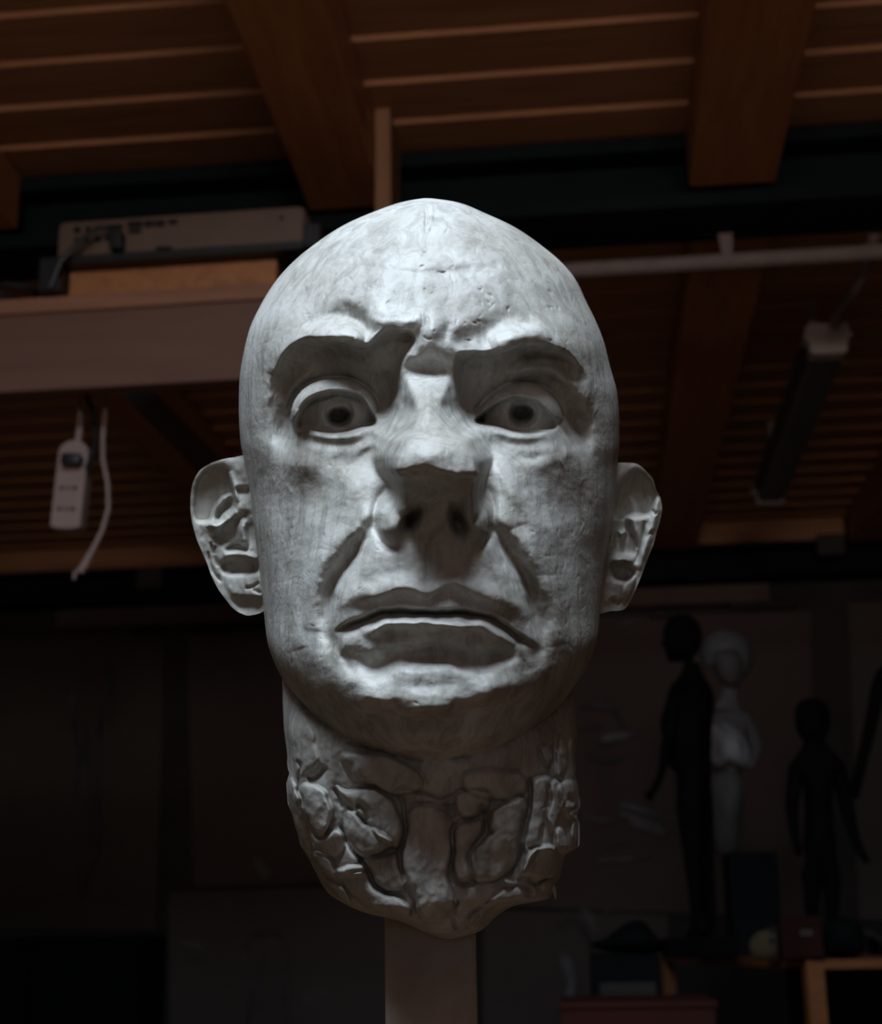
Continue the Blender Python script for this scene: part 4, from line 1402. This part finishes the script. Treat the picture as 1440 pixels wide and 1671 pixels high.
def sheet(corners, m, label, name='charcoal_drawing'):
    """corners: tl, tr, br, bl in picture terms, hung flat on the back wall"""
    P = [atY(x, y, PYW) for x, y in corners]
    root = thing(name, tuple((P[2]+P[3])/2), label, 'drawing')
    mb = MB()
    nseg = 8
    rows_ = []
    for i in range(nseg+1):
        for_row = []
        for j in range(nseg+1):
            u, v = j/nseg, i/nseg
            p = (P[0]*(1-u)+P[1]*u)*(1-v)+(P[3]*(1-u)+P[2]*u)*v
            p = p+Vector((0, -0.004*math.sin(u*5+v*3)-0.010*(v**6), 0))
            for_row.append(p)
        rows_.append(for_row)
    fr_ = [[mb.bm.verts.new(p) for p in r] for r in rows_]
    bk_ = [[mb.bm.verts.new(p+Vector((0, 0.002, 0))) for p in r] for r in rows_]
    for i in range(nseg):
        for j in range(nseg):
            mb.bm.faces.new((fr_[i][j], fr_[i][j+1], fr_[i+1][j+1], fr_[i+1][j]))
            mb.bm.faces.new((bk_[i][j], bk_[i+1][j], bk_[i+1][j+1], bk_[i][j+1]))
    for i in range(nseg):
        mb.bm.faces.new((fr_[i][0], fr_[i+1][0], bk_[i+1][0], bk_[i][0]))
        mb.bm.faces.new((fr_[i][-1], bk_[i][-1], bk_[i+1][-1], fr_[i+1][-1]))
        mb.bm.faces.new((fr_[0][i], bk_[0][i], bk_[0][i+1], fr_[0][i+1]))
        mb.bm.faces.new((fr_[-1][i], fr_[-1][i+1], bk_[-1][i+1], bk_[-1][i]))
    mb.build('paper', m, root, smooth=True)
    return root


mk_n = [0]


def marks(root, lines, name, m, y=None):
    """drawn lines: (points, width start, width end) pressed flat on the paper"""
    if name == 'chalk_mark':
        jr = random.Random(len(lines)*7+int(lines[0][0][0][0]))
        more = []
        for pts, w0, w1 in lines:
            for k_ in range(4):
                ox, oy = jr.uniform(-7, 7), jr.uniform(-w0*0.6, w0*0.6)
                more.append(([(x+ox+jr.uniform(-2, 2), y+oy+jr.uniform(-2, 2)) for x, y in pts], max(2, w0*0.42), max(1.5, w1*0.42)))
        lines = more
    for pts, w0, w1 in lines:
        mb = MB()
        S = spline(pts, sub=5) if len(pts) > 2 else np.array(pts, float)
        n = len(S)
        L, R = [], []
        for i in range(n):
            t = S[min(i+1, n-1)]-S[max(i-1, 0)]
            t = t/(np.hypot(*t)+1e-9)
            w = (w0+(w1-w0)*i/(n-1))*0.5*min(1, 0.25+4*min(i, n-1-i)/n)
            L.append((S[i][0]-t[1]*w, S[i][1]+t[0]*w)); R.append((S[i][0]+t[1]*w, S[i][1]-t[0]*w))
        yy = PYW-0.020-0.0004*(mk_n[0] % 9)
        mk_n[0] += 1
        a = [mb.bm.verts.new(atY(*p, yy)) for p in L]; b = [mb.bm.verts.new(atY(*p, yy)) for p in R]
        a2 = [mb.bm.verts.new(atY(*p, yy+0.006)) for p in L]; b2 = [mb.bm.verts.new(atY(*p, yy+0.006)) for p in R]
        for i in range(n-1):
            mb.bm.faces.new((a[i], a[i+1], b[i+1], b[i]))
            mb.bm.faces.new((a2[i], b2[i], b2[i+1], a2[i+1]))
            mb.bm.faces.new((a[i], a2[i], a2[i+1], a[i+1]))
            mb.bm.faces.new((b[i], b[i+1], b2[i+1], b2[i]))
        mb.build(name, m, root)


PA = paper_mat('dun_paper', (0.085, 0.072, 0.064), (0.115, 0.098, 0.085), None, 1.0)
PB = paper_mat('brown_paper', (0.105, 0.083, 0.077), (0.12, 0.096, 0.088), None, 2.0)
PC = paper_mat('smudged_paper', (0.105, 0.078, 0.074), (0.13, 0.098, 0.092), ((0.24, 0.22, 0.24), 0.63), 3.4)
PD = paper_mat('grey_paper', (0.105, 0.09, 0.085), (0.13, 0.11, 0.104), ((0.17, 0.16, 0.155), 0.62), 5.0)
d1 = sheet([(-70, 1042), (268, 1034), (256, 1520), (-90, 1512)], PA, 'tall dun paper at the left edge with a charcoal drawing of a slender standing figure')
marks(d1, [([(138, 1085), (160, 1078), (176, 1092), (178, 1120), (168, 1150)], 6, 8), ([(125, 1110), (118, 1150), (122, 1190), (126, 1240), (120, 1300)], 8, 9),
           ([(168, 1150), (160, 1200), (158, 1270), (160, 1330), (162, 1390)], 8, 6), ([(140, 1180), (138, 1260), (140, 1330), (144, 1380)], 14, 10),
           ([(150, 1270), (152, 1330), (156, 1380), (140, 1440), (134, 1475)], 12, 4), ([(120, 1370), (122, 1420), (128, 1480)], 5, 3), ([(178, 1100), (182, 1140), (180, 1180)], 4, 3)], 'charcoal_stroke', CHAR)
d2 = sheet([(305, 1033), (640, 1018), (640, 1432), (318, 1446)], PB, 'plain brown paper on the back wall between the left post strip and the clay neck')
marks(d2, [([(418, 1400), (426, 1415), (438, 1432)], 10, 22)], 'smudge', speckle('grey_smudge', (0.16, 0.15, 0.14), (0.13, 0.12, 0.11), 5, 0.9, 0))
d3 = sheet([(275, 1458), (640, 1446), (640, 1760), (280, 1770)], PD, 'smudged paper low on the wall left of the square post with a charcoal torso')
marks(d3, [([(402, 1530), (400, 1570), (410, 1610), (404, 1670)], 6, 8), ([(410, 1524), (440, 1518), (462, 1530)], 12, 8), ([(462, 1530), (468, 1580), (462, 1630), (466, 1680)], 6, 7), ([(432, 1560), (424, 1600), (428, 1660)], 4, 4), ([(446, 1580), (456, 1600)], 12, 6)], 'charcoal_stroke', CHAR)
marks(d3, [([(302, 1538), (320, 1540), (338, 1548)], 7, 3), ([(300, 1560), (330, 1566)], 4, 2)], 'chalk_mark', CHALK)
d4 = sheet([(760, 1014), (1324, 996), (1330, 1500), (770, 1476)], PC, 'large reddish paper with white chalk smudges right of the clay neck, behind the statuettes')
marks(d4, [([(985, 1208), (1010, 1204), (1036, 1200)], 10, 8), ([(1000, 1212), (975, 1216)], 5, 3), ([(996, 1026), (1020, 1016), (1042, 1010)], 5, 3), ([(1010, 1320), (1040, 1330), (1075, 1340)], 16, 22),
           ([(1022, 1300), (1050, 1312)], 10, 6), ([(1030, 1345), (1060, 1358), (1084, 1362)], 12, 14), ([(975, 1404), (1005, 1402), (1036, 1400)], 7, 5), ([(1048, 1396), (1060, 1392)], 8, 5), ([(950, 1330), (985, 1340), (1010, 1334)], 5, 3), ([(1064, 1280), (1074, 1276)], 12, 6), ([(990, 1380), (1030, 1372)], 3, 3)], 'chalk_mark', CHALK)
marks(d4, [([(948, 1155), (980, 1150), (1006, 1164), (1018, 1190)], 10, 6), ([(950, 1190), (985, 1185)], 12, 8), ([(960, 1230), (990, 1240), (1020, 1236)], 16, 8), ([(985, 1250), (990, 1300), (988, 1360)], 4, 3)], 'charcoal_stroke', CHAR)
d5 = sheet([(1386, 984), (1600, 972), (1600, 1510), (1402, 1500)], PD, 'paper sheet pinned to the wall at the right edge of the picture')
d6 = sheet([(790, 1486), (1090, 1492), (1090, 1760), (790, 1760)], PD, 'smudged drawing low on the wall right of the square post')
marks(d6, [([(952, 1486), (966, 1500), (974, 1520)], 10, 6), ([(990, 1482), (1006, 1490)], 8, 4), ([(918, 1560), (930, 1600), (925, 1650)], 10, 16)], 'chalk_mark', CHALK)
marks(d6, [([(905, 1520), (930, 1500), (960, 1530), (970, 1580)], 10, 8), ([(948, 1600), (955, 1640), (950, 1671)], 10, 8)], 'charcoal_stroke', CHAR)
# clips and rail strips holding the sheets
for (xa, ya, xb, yb, lb) in ((310, 1032, 376, 1030, 'black strip clip on top of the plain brown paper left of the neck'), (218, 1036, 262, 1034, 'black strip clip on the top corner of the leftmost drawing'),
                             (1060, 1006, 1120, 1003, 'black strip clip on the large reddish paper, left one above the statuettes'), (1190, 992, 1300, 988, 'long black strip clip on the large reddish paper, above the pale statuette')):
    a = atY(xa, ya, PYW); b = atY(xb, yb, PYW)
    mb = MB(); mb.box((a.x, PYW-0.03, (a.z+b.z)/2-0.012), (b.x, PYW-0.006, (a.z+b.z)/2+0.012), 0.003)
    o = mb.build('paper_clip', CLIPM); rooted(o, a); tag(o, lb, 'clip', 'clips on the drawings')
# dark board low at left
a = atY(-120, 1534, WALL_Y-0.3); b = atY(234, 1526, WALL_Y-0.3)
cab = thing('dark_cabinet', ((a.x+b.x)/2, WALL_Y-0.16, 0), 'blue-black cabinet in the lower left corner under the tall drawing', 'cabinet')
NAVY = speckle('blue_black_paint', (0.004, 0.006, 0.007), (0.006, 0.009, 0.010), 5, 0.8, 0.02, spec=0.1)
mb = MB(); mb.box((a.x, WALL_Y-0.30, 0), (b.x, WALL_Y-0.004, b.z), 0.004); mb.build('body', NAVY, cab)
xm = (a.x+b.x)/2
for x0_, x1_ in ((a.x+0.01, xm-0.003), (xm+0.003, b.x-0.01)):
    mb = MB(); mb.box((x0_, WALL_Y-0.318, 0.05), (x1_, WALL_Y-0.302, b.z-0.03), 0.003); dr = mb.build('cabinet_door', NAVY, cab)
# ------------------------------------------------------------------ statuettes
TZ = CAM_Z-0.044


def skinfig(name, joints, edges, m, parent, sub=2, root=0):
    """joints: name -> (px, py, Y, radius m) ; one continuous skinned body"""
    keys = list(joints)
    me = bpy.data.meshes.new(name)
    inv = parent.matrix_world.inverted()
    me.from_pydata([tuple(inv @ atY(joints[k][0], joints[k][1], joints[k][2])) for k in keys], [(keys.index(a_), keys.index(b_)) for a_, b_ in edges], [])
    o = link(name, me, m, parent)
    md = o.modifiers.new('skin', 'SKIN')
    md.use_smooth_shade = True
    sv = me.skin_vertices[0].data
    for i, k in enumerate(keys):
        r_ = joints[k][3]
        sv[i].radius = r_ if isinstance(r_, tuple) else (r_, r_)
    sv[root].use_root = True
    ss = o.modifiers.new('sub', 'SUBSURF')
    ss.levels = sub
    ss.render_levels = sub
    return o


def fromoutline(name, poly, Y, th, m, parent, bulge=1.0):
    """a modelled form with the given outline: rounded cushion section, real thickness"""
    O = spline(poly, closed=True, sub=5)
    cx_, cy_ = O[:, 0].mean(), O[:, 1].mean()
    n = len(O); K = 9
    V = []; 
    for side in (-1, 1):
        rng_ = range(K+1) if side == -1 else range(K-1, -1, -1)
        for k_ in rng_:
            f = math.sin(k_/K*math.pi/2); d_ = math.cos(k_/K*math.pi/2)
            for i in range(n):
                x_ = cx_+(O[i, 0]-cx_)*f; y_ = cy_+(O[i, 1]-cy_)*f
                V.append(atY(x_, y_, Y+side*th*d_))
    mb = MB()
    vs = [mb.bm.verts.new(p) for p in V]
    R_ = 2*K+1
    for r_ in range(R_-1):
        for i in range(n):
            mb.bm.faces.new((vs[r_*n+i], vs[r_*n+(i+1) % n], vs[(r_+1)*n+(i+1) % n], vs[(r_+1)*n+i]))
    bmesh.ops.remove_doubles(mb.bm, verts=mb.bm.verts[:], dist=1e-5)
    return mb.build(name, m, parent, smooth=True)


def plinth(mb_c, hx_, hy_, Y, m, parent, top_py):
    c_ = atY(mb_c, top_py, Y)
    mb = MB(); mb.box((c_.x-hx_, Y-hy_, TZ), (c_.x+hx_, Y+hy_, c_.z), 0.004)
    return mb.build('plinth', m, parent)


# tall dark youth in profile, facing left
Y1 = 3.45
f1 = thing('statuette', tuple(Vector((atY(1143, 1530, Y1).x, Y1, TZ))), 'tall dark statuette of a standing youth in profile facing left, arm reaching forward', 'statuette')
u = Y1/FPX
J = dict(hip=(1133, 1262, Y1, (24*u, 20*u)), waist=(1122, 1222, Y1, (28*u, 24*u)), chest=(1121, 1172, Y1, (36*u, 30*u)), sh=(1130, 1130, Y1, (28*u, 34*u)), neck=(1130, 1094, Y1, 15*u), nk2=(1126, 1078, Y1, 15*u),
         tl=(1142, 1310, Y1+0.03, 24*u), kl=(1148, 1385, Y1+0.035, 17*u), al=(1158, 1480, Y1+0.035, 11*u), fl=(1160, 1520, Y1+0.035, 9*u), fl2=(1143, 1529, Y1+0.035, 7*u),
         tr=(1126, 1312, Y1-0.03, 24*u), kr=(1131, 1385, Y1-0.035, 17*u), ar=(1137, 1480, Y1-0.035, 10*u), fr=(1138, 1520, Y1-0.035, 9*u), fr2=(1120, 1529, Y1-0.035, 7*u),
         s1=(1102, 1142, Y1-0.045, 14*u), e1=(1090, 1212, Y1-0.06, 10*u), w1=(1078, 1268, Y1-0.06, 6*u), h1=(1070, 1284, Y1-0.06, 5.5*u),
         s2=(1150, 1142, Y1+0.045, 14*u), e2=(1152, 1215, Y1+0.06, 10*u), w2=(1154, 1268, Y1+0.05, 7*u), h2=(1152, 1290, Y1+0.05, 6*u),
         g1=(1054, 1304, Y1-0.062, 2.2*u), g2=(1057, 1307, Y1-0.057, 2.2*u), g3=(1061, 1309, Y1-0.052, 2.2*u), g4=(1052, 1299, Y1-0.068, 2.0*u), g5=(1066, 1298, Y1-0.072, 2.4*u))
Ed = [('hip', 'waist'), ('waist', 'chest'), ('chest', 'sh'), ('sh', 'neck'), ('neck', 'nk2'), ('hip', 'tl'), ('tl', 'kl'), ('kl', 'al'), ('al', 'fl'), ('fl', 'fl2'), ('hip', 'tr'), ('tr', 'kr'), ('kr', 'ar'), ('ar', 'fr'), ('fr', 'fr2'),
      ('sh', 's1'), ('s1', 'e1'), ('e1', 'w1'), ('w1', 'h1'), ('h1', 'g1'), ('h1', 'g2'), ('h1', 'g3'), ('h1', 'g4'), ('h1', 'g5'), ('sh', 's2'), ('s2', 'e2'), ('e2', 'w2'), ('w2', 'h2')]
skinfig('body', J, Ed, BRONZE, f1)
fromoutline('head', [(1083, 1030), (1090, 1012), (1108, 1003), (1128, 1005), (1143, 1022), (1146, 1045), (1138, 1066), (1126, 1080), (1108, 1080), (1092, 1080), (1089, 1070), (1085, 1062), (1086, 1056), (1079, 1052), (1083, 1042)], Y1, 0.036, BRONZE, f1)
fromoutline('shirt', [(1094, 1122), (1110, 1106), (1136, 1098), (1156, 1112), (1166, 1140), (1163, 1180), (1158, 1225), (1160, 1262), (1150, 1286), (1112, 1268), (1086, 1240), (1082, 1204), (1078, 1180), (1086, 1150)], Y1, 0.062, BRONZE, f1)
plinth(1140, 0.075, 0.09, Y1, BRONZE, f1, 1530)
# pale statuette with big hair
Y2 = 3.75
u = Y2/FPX
f2 = thing('statuette', (atY(1212, 1530, Y2).x, Y2, TZ), 'pale statuette of a figure with bushy hair and a white shirt on a dark block', 'statuette')
fromoutline('hair', [(1143, 1070), (1148, 1045), (1168, 1030), (1195, 1030), (1218, 1042), (1229, 1068), (1224, 1095), (1212, 1105), (1206, 1070), (1190, 1052), (1168, 1056), (1160, 1080), (1150, 1092)], Y2+0.02, 0.06, GYPSUM, f2)
fromoutline('head', [(1162, 1066), (1178, 1052), (1200, 1054), (1213, 1072), (1214, 1096), (1208, 1116), (1196, 1124), (1180, 1116), (1168, 1098)], Y2-0.01, 0.05, speckle('dim_gypsum', (0.06, 0.055, 0.055), (0.12, 0.11, 0.11), 14, 0.8, 0.3), f2)
J = dict(b=(1192, 1270, Y2, 22*u), c=(1192, 1200, Y2, (34*u, 24*u)), n=(1190, 1140, Y2, 15*u), n2=(1190, 1112, Y2, 14*u), s1=(1162, 1175, Y2, 14*u), e1=(1158, 1225, Y2-0.02, 12*u), w1=(1172, 1252, Y2-0.06, 8*u), s2=(1222, 1175, Y2, 14*u), e2=(1236, 1225, Y2-0.02, 11*u), w2=(1222, 1252, Y2-0.06, 8*u))
skinfig('body', J, [('b', 'c'), ('c', 'n'), ('n', 'n2'), ('c', 's1'), ('s1', 'e1'), ('e1', 'w1'), ('c', 's2'), ('s2', 'e2'), ('e2', 'w2')], speckle('dim_gypsum_body', (0.07, 0.065, 0.065), (0.13, 0.12, 0.12), 14, 0.8, 0.3), f2)
fromoutline('shirt', [(1152, 1186), (1158, 1176), (1185, 1180), (1212, 1200), (1224, 1226), (1222, 1250), (1206, 1252), (1190, 1246), (1176, 1256), (1160, 1248), (1150, 1226), (1148, 1200)], Y2-0.035, 0.045, GYPWHITE, f2)
fromoutline('skirt', [(1158, 1262), (1180, 1256), (1204, 1262), (1214, 1290), (1212, 1340), (1206, 1385), (1188, 1396), (1168, 1392), (1158, 1360), (1154, 1310)], Y2-0.01, 0.05, GYPSUM, f2)
c_ = atY(1222, 1394, Y2)
mb = MB(); mb.box((atY(1184, 1394, Y2).x, Y2-0.08, TZ), (atY(1262, 1394, Y2).x, Y2+0.10, c_.z), 0.004); mb.build('block', NAVY, f2)
# dark child statuette
Y3 = 3.3
u = Y3/FPX
f3 = thing('statuette', (atY(1335, 1530, Y3).x, Y3, TZ), 'dark statuette of a standing child seen from the front, right of the pale one', 'statuette')
J = dict(hip=(1338, 1385, Y3, (30*u, 22*u)), waist=(1336, 1330, Y3, (32*u, 22*u)), chest=(1335, 1270, Y3, (38*u, 24*u)), sh=(1334, 1242, Y3, (28*u, 20*u)), neck=(1330, 1212, Y3, 14*u), hd=(1327, 1190, Y3, 20*u), hd2=(1328, 1166, Y3, 25*u),
         tl=(1326, 1430, Y3, 17*u), kl=(1325, 1465, Y3, 13*u), al=(1325, 1515, Y3, 9*u), fl=(1322, 1530, Y3-0.02, 9*u), tr=(1356, 1430, Y3, 17*u), kr=(1358, 1465, Y3, 13*u), ar=(1358, 1515, Y3, 9*u), fr=(1361, 1530, Y3-0.02, 9*u),
         s1=(1300, 1258, Y3, 15*u), e1=(1292, 1318, Y3, 11*u), w1=(1298, 1366, Y3-0.02, 8*u), h1=(1302, 1384, Y3-0.025, 7*u), s2=(1370, 1256, Y3, 15*u), e2=(1382, 1320, Y3, 11*u), w2=(1398, 1375, Y3-0.02, 8*u), h2=(1408, 1398, Y3-0.025, 7*u),
         a1=(1303, 1398, Y3-0.028, 2.4*u), a2=(1307, 1396, Y3-0.028, 2.4*u), a3=(1299, 1396, Y3-0.028, 2.4*u), a4=(1310, 1388, Y3-0.03, 2.4*u), b1=(1422, 1404, Y3-0.028, 2.4*u), b2=(1420, 1408, Y3-0.028, 2.4*u), b3=(1415, 1410, Y3-0.028, 2.4*u), b4=(1418, 1396, Y3-0.03, 2.4*u))
Ed3 = [('hip', 'waist'), ('waist', 'chest'), ('chest', 'sh'), ('sh', 'neck'), ('neck', 'hd'), ('hd', 'hd2'), ('hip', 'tl'), ('tl', 'kl'), ('kl', 'al'), ('al', 'fl'), ('hip', 'tr'), ('tr', 'kr'), ('kr', 'ar'), ('ar', 'fr'), ('sh', 's1'), ('s1', 'e1'), ('e1', 'w1'), ('w1', 'h1'), ('sh', 's2'), ('s2', 'e2'), ('e2', 'w2'), ('w2', 'h2'),
       ('h1', 'a1'), ('h1', 'a2'), ('h1', 'a3'), ('h1', 'a4'), ('h2', 'b1'), ('h2', 'b2'), ('h2', 'b3'), ('h2', 'b4')]
skinfig('body', J, Ed3, BRONZE, f3)
fromoutline('head', [(1298, 1172), (1300, 1152), (1314, 1141), (1334, 1140), (1350, 1150), (1356, 1172), (1352, 1194), (1340, 1212), (1326, 1216), (1310, 1206), (1300, 1190)], Y3, 0.036, BRONZE, f3)
plinth(1340, 0.06, 0.06, Y3, BRONZE, f3, 1532)
# figure cut by the right edge
Y4 = 3.5
u = Y4/FPX
f4 = thing('statuette', (atY(1486, 1530, Y4).x, Y4, TZ), 'dark statuette at the right edge, only its hanging arm in view', 'statuette')
J = dict(hip=(1486, 1290, Y4, (28*u, 20*u)), waist=(1484, 1230, Y4, (28*u, 20*u)), chest=(1482, 1160, Y4, (34*u, 24*u)), sh=(1482, 1120, Y4, (28*u, 20*u)), neck=(1484, 1085, Y4, 14*u), hd=(1484, 1062, Y4, 22*u), hd2=(1484, 1036, Y4, 26*u),
         tl=(1470, 1350, Y4, 20*u), kl=(1468, 1410, Y4, 14*u), al=(1466, 1505, Y4, 9*u), fl=(1464, 1528, Y4-0.02, 9*u), tr=(1500, 1350, Y4, 20*u), kr=(1502, 1410, Y4, 14*u), ar=(1502, 1505, Y4, 9*u), fr=(1504, 1528, Y4-0.02, 9*u),
         s1=(1440, 1092, Y4, 13*u), e1=(1422, 1182, Y4, 11*u), w1=(1404, 1256, Y4-0.02, 9*u), h1=(1397, 1282, Y4-0.02, 9*u), a1=(1390, 1302, Y4-0.02, 3*u), a2=(1395, 1304, Y4-0.02, 3*u), a3=(1400, 1303, Y4-0.02, 3*u), a4=(1387, 1288, Y4-0.02, 3*u), s2=(1518, 1130, Y4, 13*u), e2=(1532, 1200, Y4, 11*u), w2=(1536, 1270, Y4, 8*u))
skinfig('body', J, [e for e in Ed3 if e not in (('h1', 'a4'),) and e[0] != 'h2' and e[1] != 'h2']+[('h1', 'a4')], BRONZE, f4)
plinth(1486, 0.08, 0.07, Y4, BRONZE, f4, 1530)

# ------------------------------------------------------------------ table and what lies on it
ta = atZ(1316, 1566, TZ); tb = atZ(1078, 1557, TZ); tc = atZ(1500, 1553, TZ)
table = None
da = (tb-ta); db = (tc-ta)
if da.length < 0.6:
    pass
da = Vector((da.x, da.y, 0)).normalized(); 
# square corner: the second side is square to the first
db = Vector((-da.y, da.x, 0))
if db.y < 0:
    db = -db
La = (Vector((tb.x, tb.y, 0))-Vector((ta.x, ta.y, 0))).length
print('TABLE', ta, tb, tc, La)
table = thing('work_table', (ta.x, ta.y, 0), 'orange-brown wooden work table carrying the statuettes at lower right', 'table')


def tp(s, t, z):
    p = Vector((ta.x, ta.y, 0))+da*s+db*t
    return Vector((p.x, p.y, z))


TL, TW = La, 1.35
mb = MB(); mb.hexa([tp(0, 0, TZ-0.017), tp(TL, 0, TZ-0.017), tp(TL, TW, TZ-0.017), tp(0, TW, TZ-0.017), tp(0, 0, TZ-0.001), tp(TL, 0, TZ-0.001), tp(TL, TW, TZ-0.001), tp(0, TW, TZ-0.001)])
mb.build('table_top', TABLEWOOD, table)
lg = 0.032
for s_, t_ in ((0, 0), (TL-lg, 0), (0, TW-lg), (TL-lg, TW-lg)):
    mb = MB(); mb.hexa([tp(s_, t_, 0), tp(s_+lg, t_, 0), tp(s_+lg, t_+lg, 0), tp(s_, t_+lg, 0), tp(s_, t_, TZ-0.017), tp(s_+lg, t_, TZ-0.017), tp(s_+lg, t_+lg, TZ-0.017), tp(s_, t_+lg, TZ-0.017)])
    mb.build('leg', TABLEWOOD, table)
mb = MB()
mb.hexa([tp(TL*0.1, 0.3, TZ-0.6), tp(TL*0.9, 0.3, TZ-0.6), tp(TL*0.9, 0.33, TZ-0.6), tp(TL*0.1, 0.33, TZ-0.6)]+[tp(TL*0.1, 0.3, TZ-0.03), tp(TL*0.9, 0.3, TZ-0.03), tp(TL*0.9, 0.33, TZ-0.03), tp(TL*0.1, 0.33, TZ-0.03)])
mb.build('inner_panel', speckle('dark_panel', (0.03, 0.028, 0.026), (0.045, 0.04, 0.036), 6), table)
# tan wooden tool block, red case, black bag, dark cloth
o = thing('tool_block', (atY(1248, 1540, 3.12).x, 3.12, TZ), 'small tan wedge shaped tool with dark holes on the table between the statuettes', 'tool')
Yt = o.location.y-0.02
fromoutline('body', [(1222, 1512), (1236, 1496), (1258, 1490), (1274, 1486), (1277, 1500), (1272, 1530), (1250, 1540), (1226, 1534)], Yt, 0.018, speckle('tan_wood', (0.075, 0.058, 0.036), (0.12, 0.095, 0.06), 12, 0.85, spec=0.1), o)
for (x_, y_) in ((1259, 1492), (1258, 1510)):
    c_ = atY(x_, y_, Yt-0.014)
    mb = MB(); mb.tube([c_, c_+Vector((0, -0.004, 0))], 0.006, 12); mb.build('hole', SLOT, o)
settle(o, TZ)
o = thing('red_case', (atY(1310, 1540, 3.12).x, 3.12, TZ), 'small dark red case on the table in front of the child statuette', 'case')
Yr = o.location.y-0.16
a = atY(1272, 1496, Yr); b = atY(1346, 1536, Yr)
mb = MB(); mb.box((a.x, Yr, TZ), (b.x, Yr+0.07, a.z), 0.006); mb.build('case_body', speckle('dark_red', (0.022, 0.008, 0.007), (0.032, 0.011, 0.009), 10, 0.85, spec=0.08), o)
mb = MB()
for k_ in range(4):
    cc = atY(1309+k_*5.2, 1522, Yr)
    mb.box((cc.x-0.0018, Yr-0.0015, cc.z-0.005), (cc.x+0.0018, Yr+0.001, cc.z+0.005))
mb.build('mark', mat('pale_mark', (0.09, 0.08, 0.07), 0.8), o)
o = thing('black_bag', (atY(1385, 1540, 3.15).x, 3.15, TZ), 'soft black bag on the table right of the red case', 'bag')
Yk = o.location.y-0.10
CLB = speckle('black_fabric', (0.005, 0.006, 0.006), (0.009, 0.010, 0.010), 16, 0.95, 0.3, spec=0.05)
fromoutline('bag_body', [(1350, 1502), (1375, 1494), (1402, 1504), (1412, 1530), (1406, 1556), (1370, 1562), (1348, 1552), (1344, 1524)], Yk, 0.05, CLB, o)
mb = MB(); mb.tube([atY(1405, 1520, Yk), atY(1425, 1524, Yk), atY(1442, 1534, Yk), atY(1460, 1552, Yk)], 0.007, 8); mb.build('strap', BLACKP, o, smooth=True)
settle(o, TZ)
o = thing('dark_bundle', (atY(1030, 1545, 3.7).x, 3.7, 0), 'dark heap of cloth on a black chest left of the work table', 'cloth')
CL = speckle('dark_cloth', (0.006, 0.008, 0.009), (0.010, 0.012, 0.013), 16, 0.9, 0.4, spec=0.08)
fromoutline('cloth', [(966, 1548), (990, 1538), (1020, 1516), (1046, 1510), (1064, 1526), (1085, 1544), (1150, 1550), (1150, 1560), (1000, 1562)], 3.7, 0.09, CL, o)
bundle = o
ch = thing('black_chest', (atY(1020, 1600, 3.7).x, 3.7, 0), 'black chest standing left of the work table, below the dark cloth', 'chest')
a = atY(962, 1558, 3.55); b = atY(1078, 1602, 3.55)
mb = MB(); mb.box((a.x, 3.55, 0), (b.x-0.0, 3.9, a.z), 0.004); mb.build('chest_body', NAVY, ch)
mb = MB(); mb.box((a.x+0.02, 3.538, 0.2), (b.x-0.01, 3.549, b.z), 0.002); mb.build('chest_door', speckle('dim_panel', (0.035, 0.033, 0.031), (0.05, 0.046, 0.043), 5), ch)
settle(bundle, a.z+0.001)
# red-brown box at the bottom edge
a = atY(915, 1636, 2.7); b = atY(1168, 1644, 2.7)
bx = thing('red_brown_box', ((a.x+b.x)/2, 2.85, 0), 'red-brown box top at the bottom edge, in front of the black chest', 'box')
RB = speckle('red_brown_board', (0.045, 0.014, 0.010), (0.06, 0.019, 0.014), 4, 0.8, spec=0.1)
mb = MB(); mb.box((a.x, 2.70, 0), (b.x, 3.0, a.z-0.012), 0.003); mb.build('box_body', RB, bx)
mb = MB(); mb.box((a.x-0.004, 2.695, a.z-0.0115), (b.x+0.004, 3.005, a.z), 0.003); mb.build('lid', RB, bx)
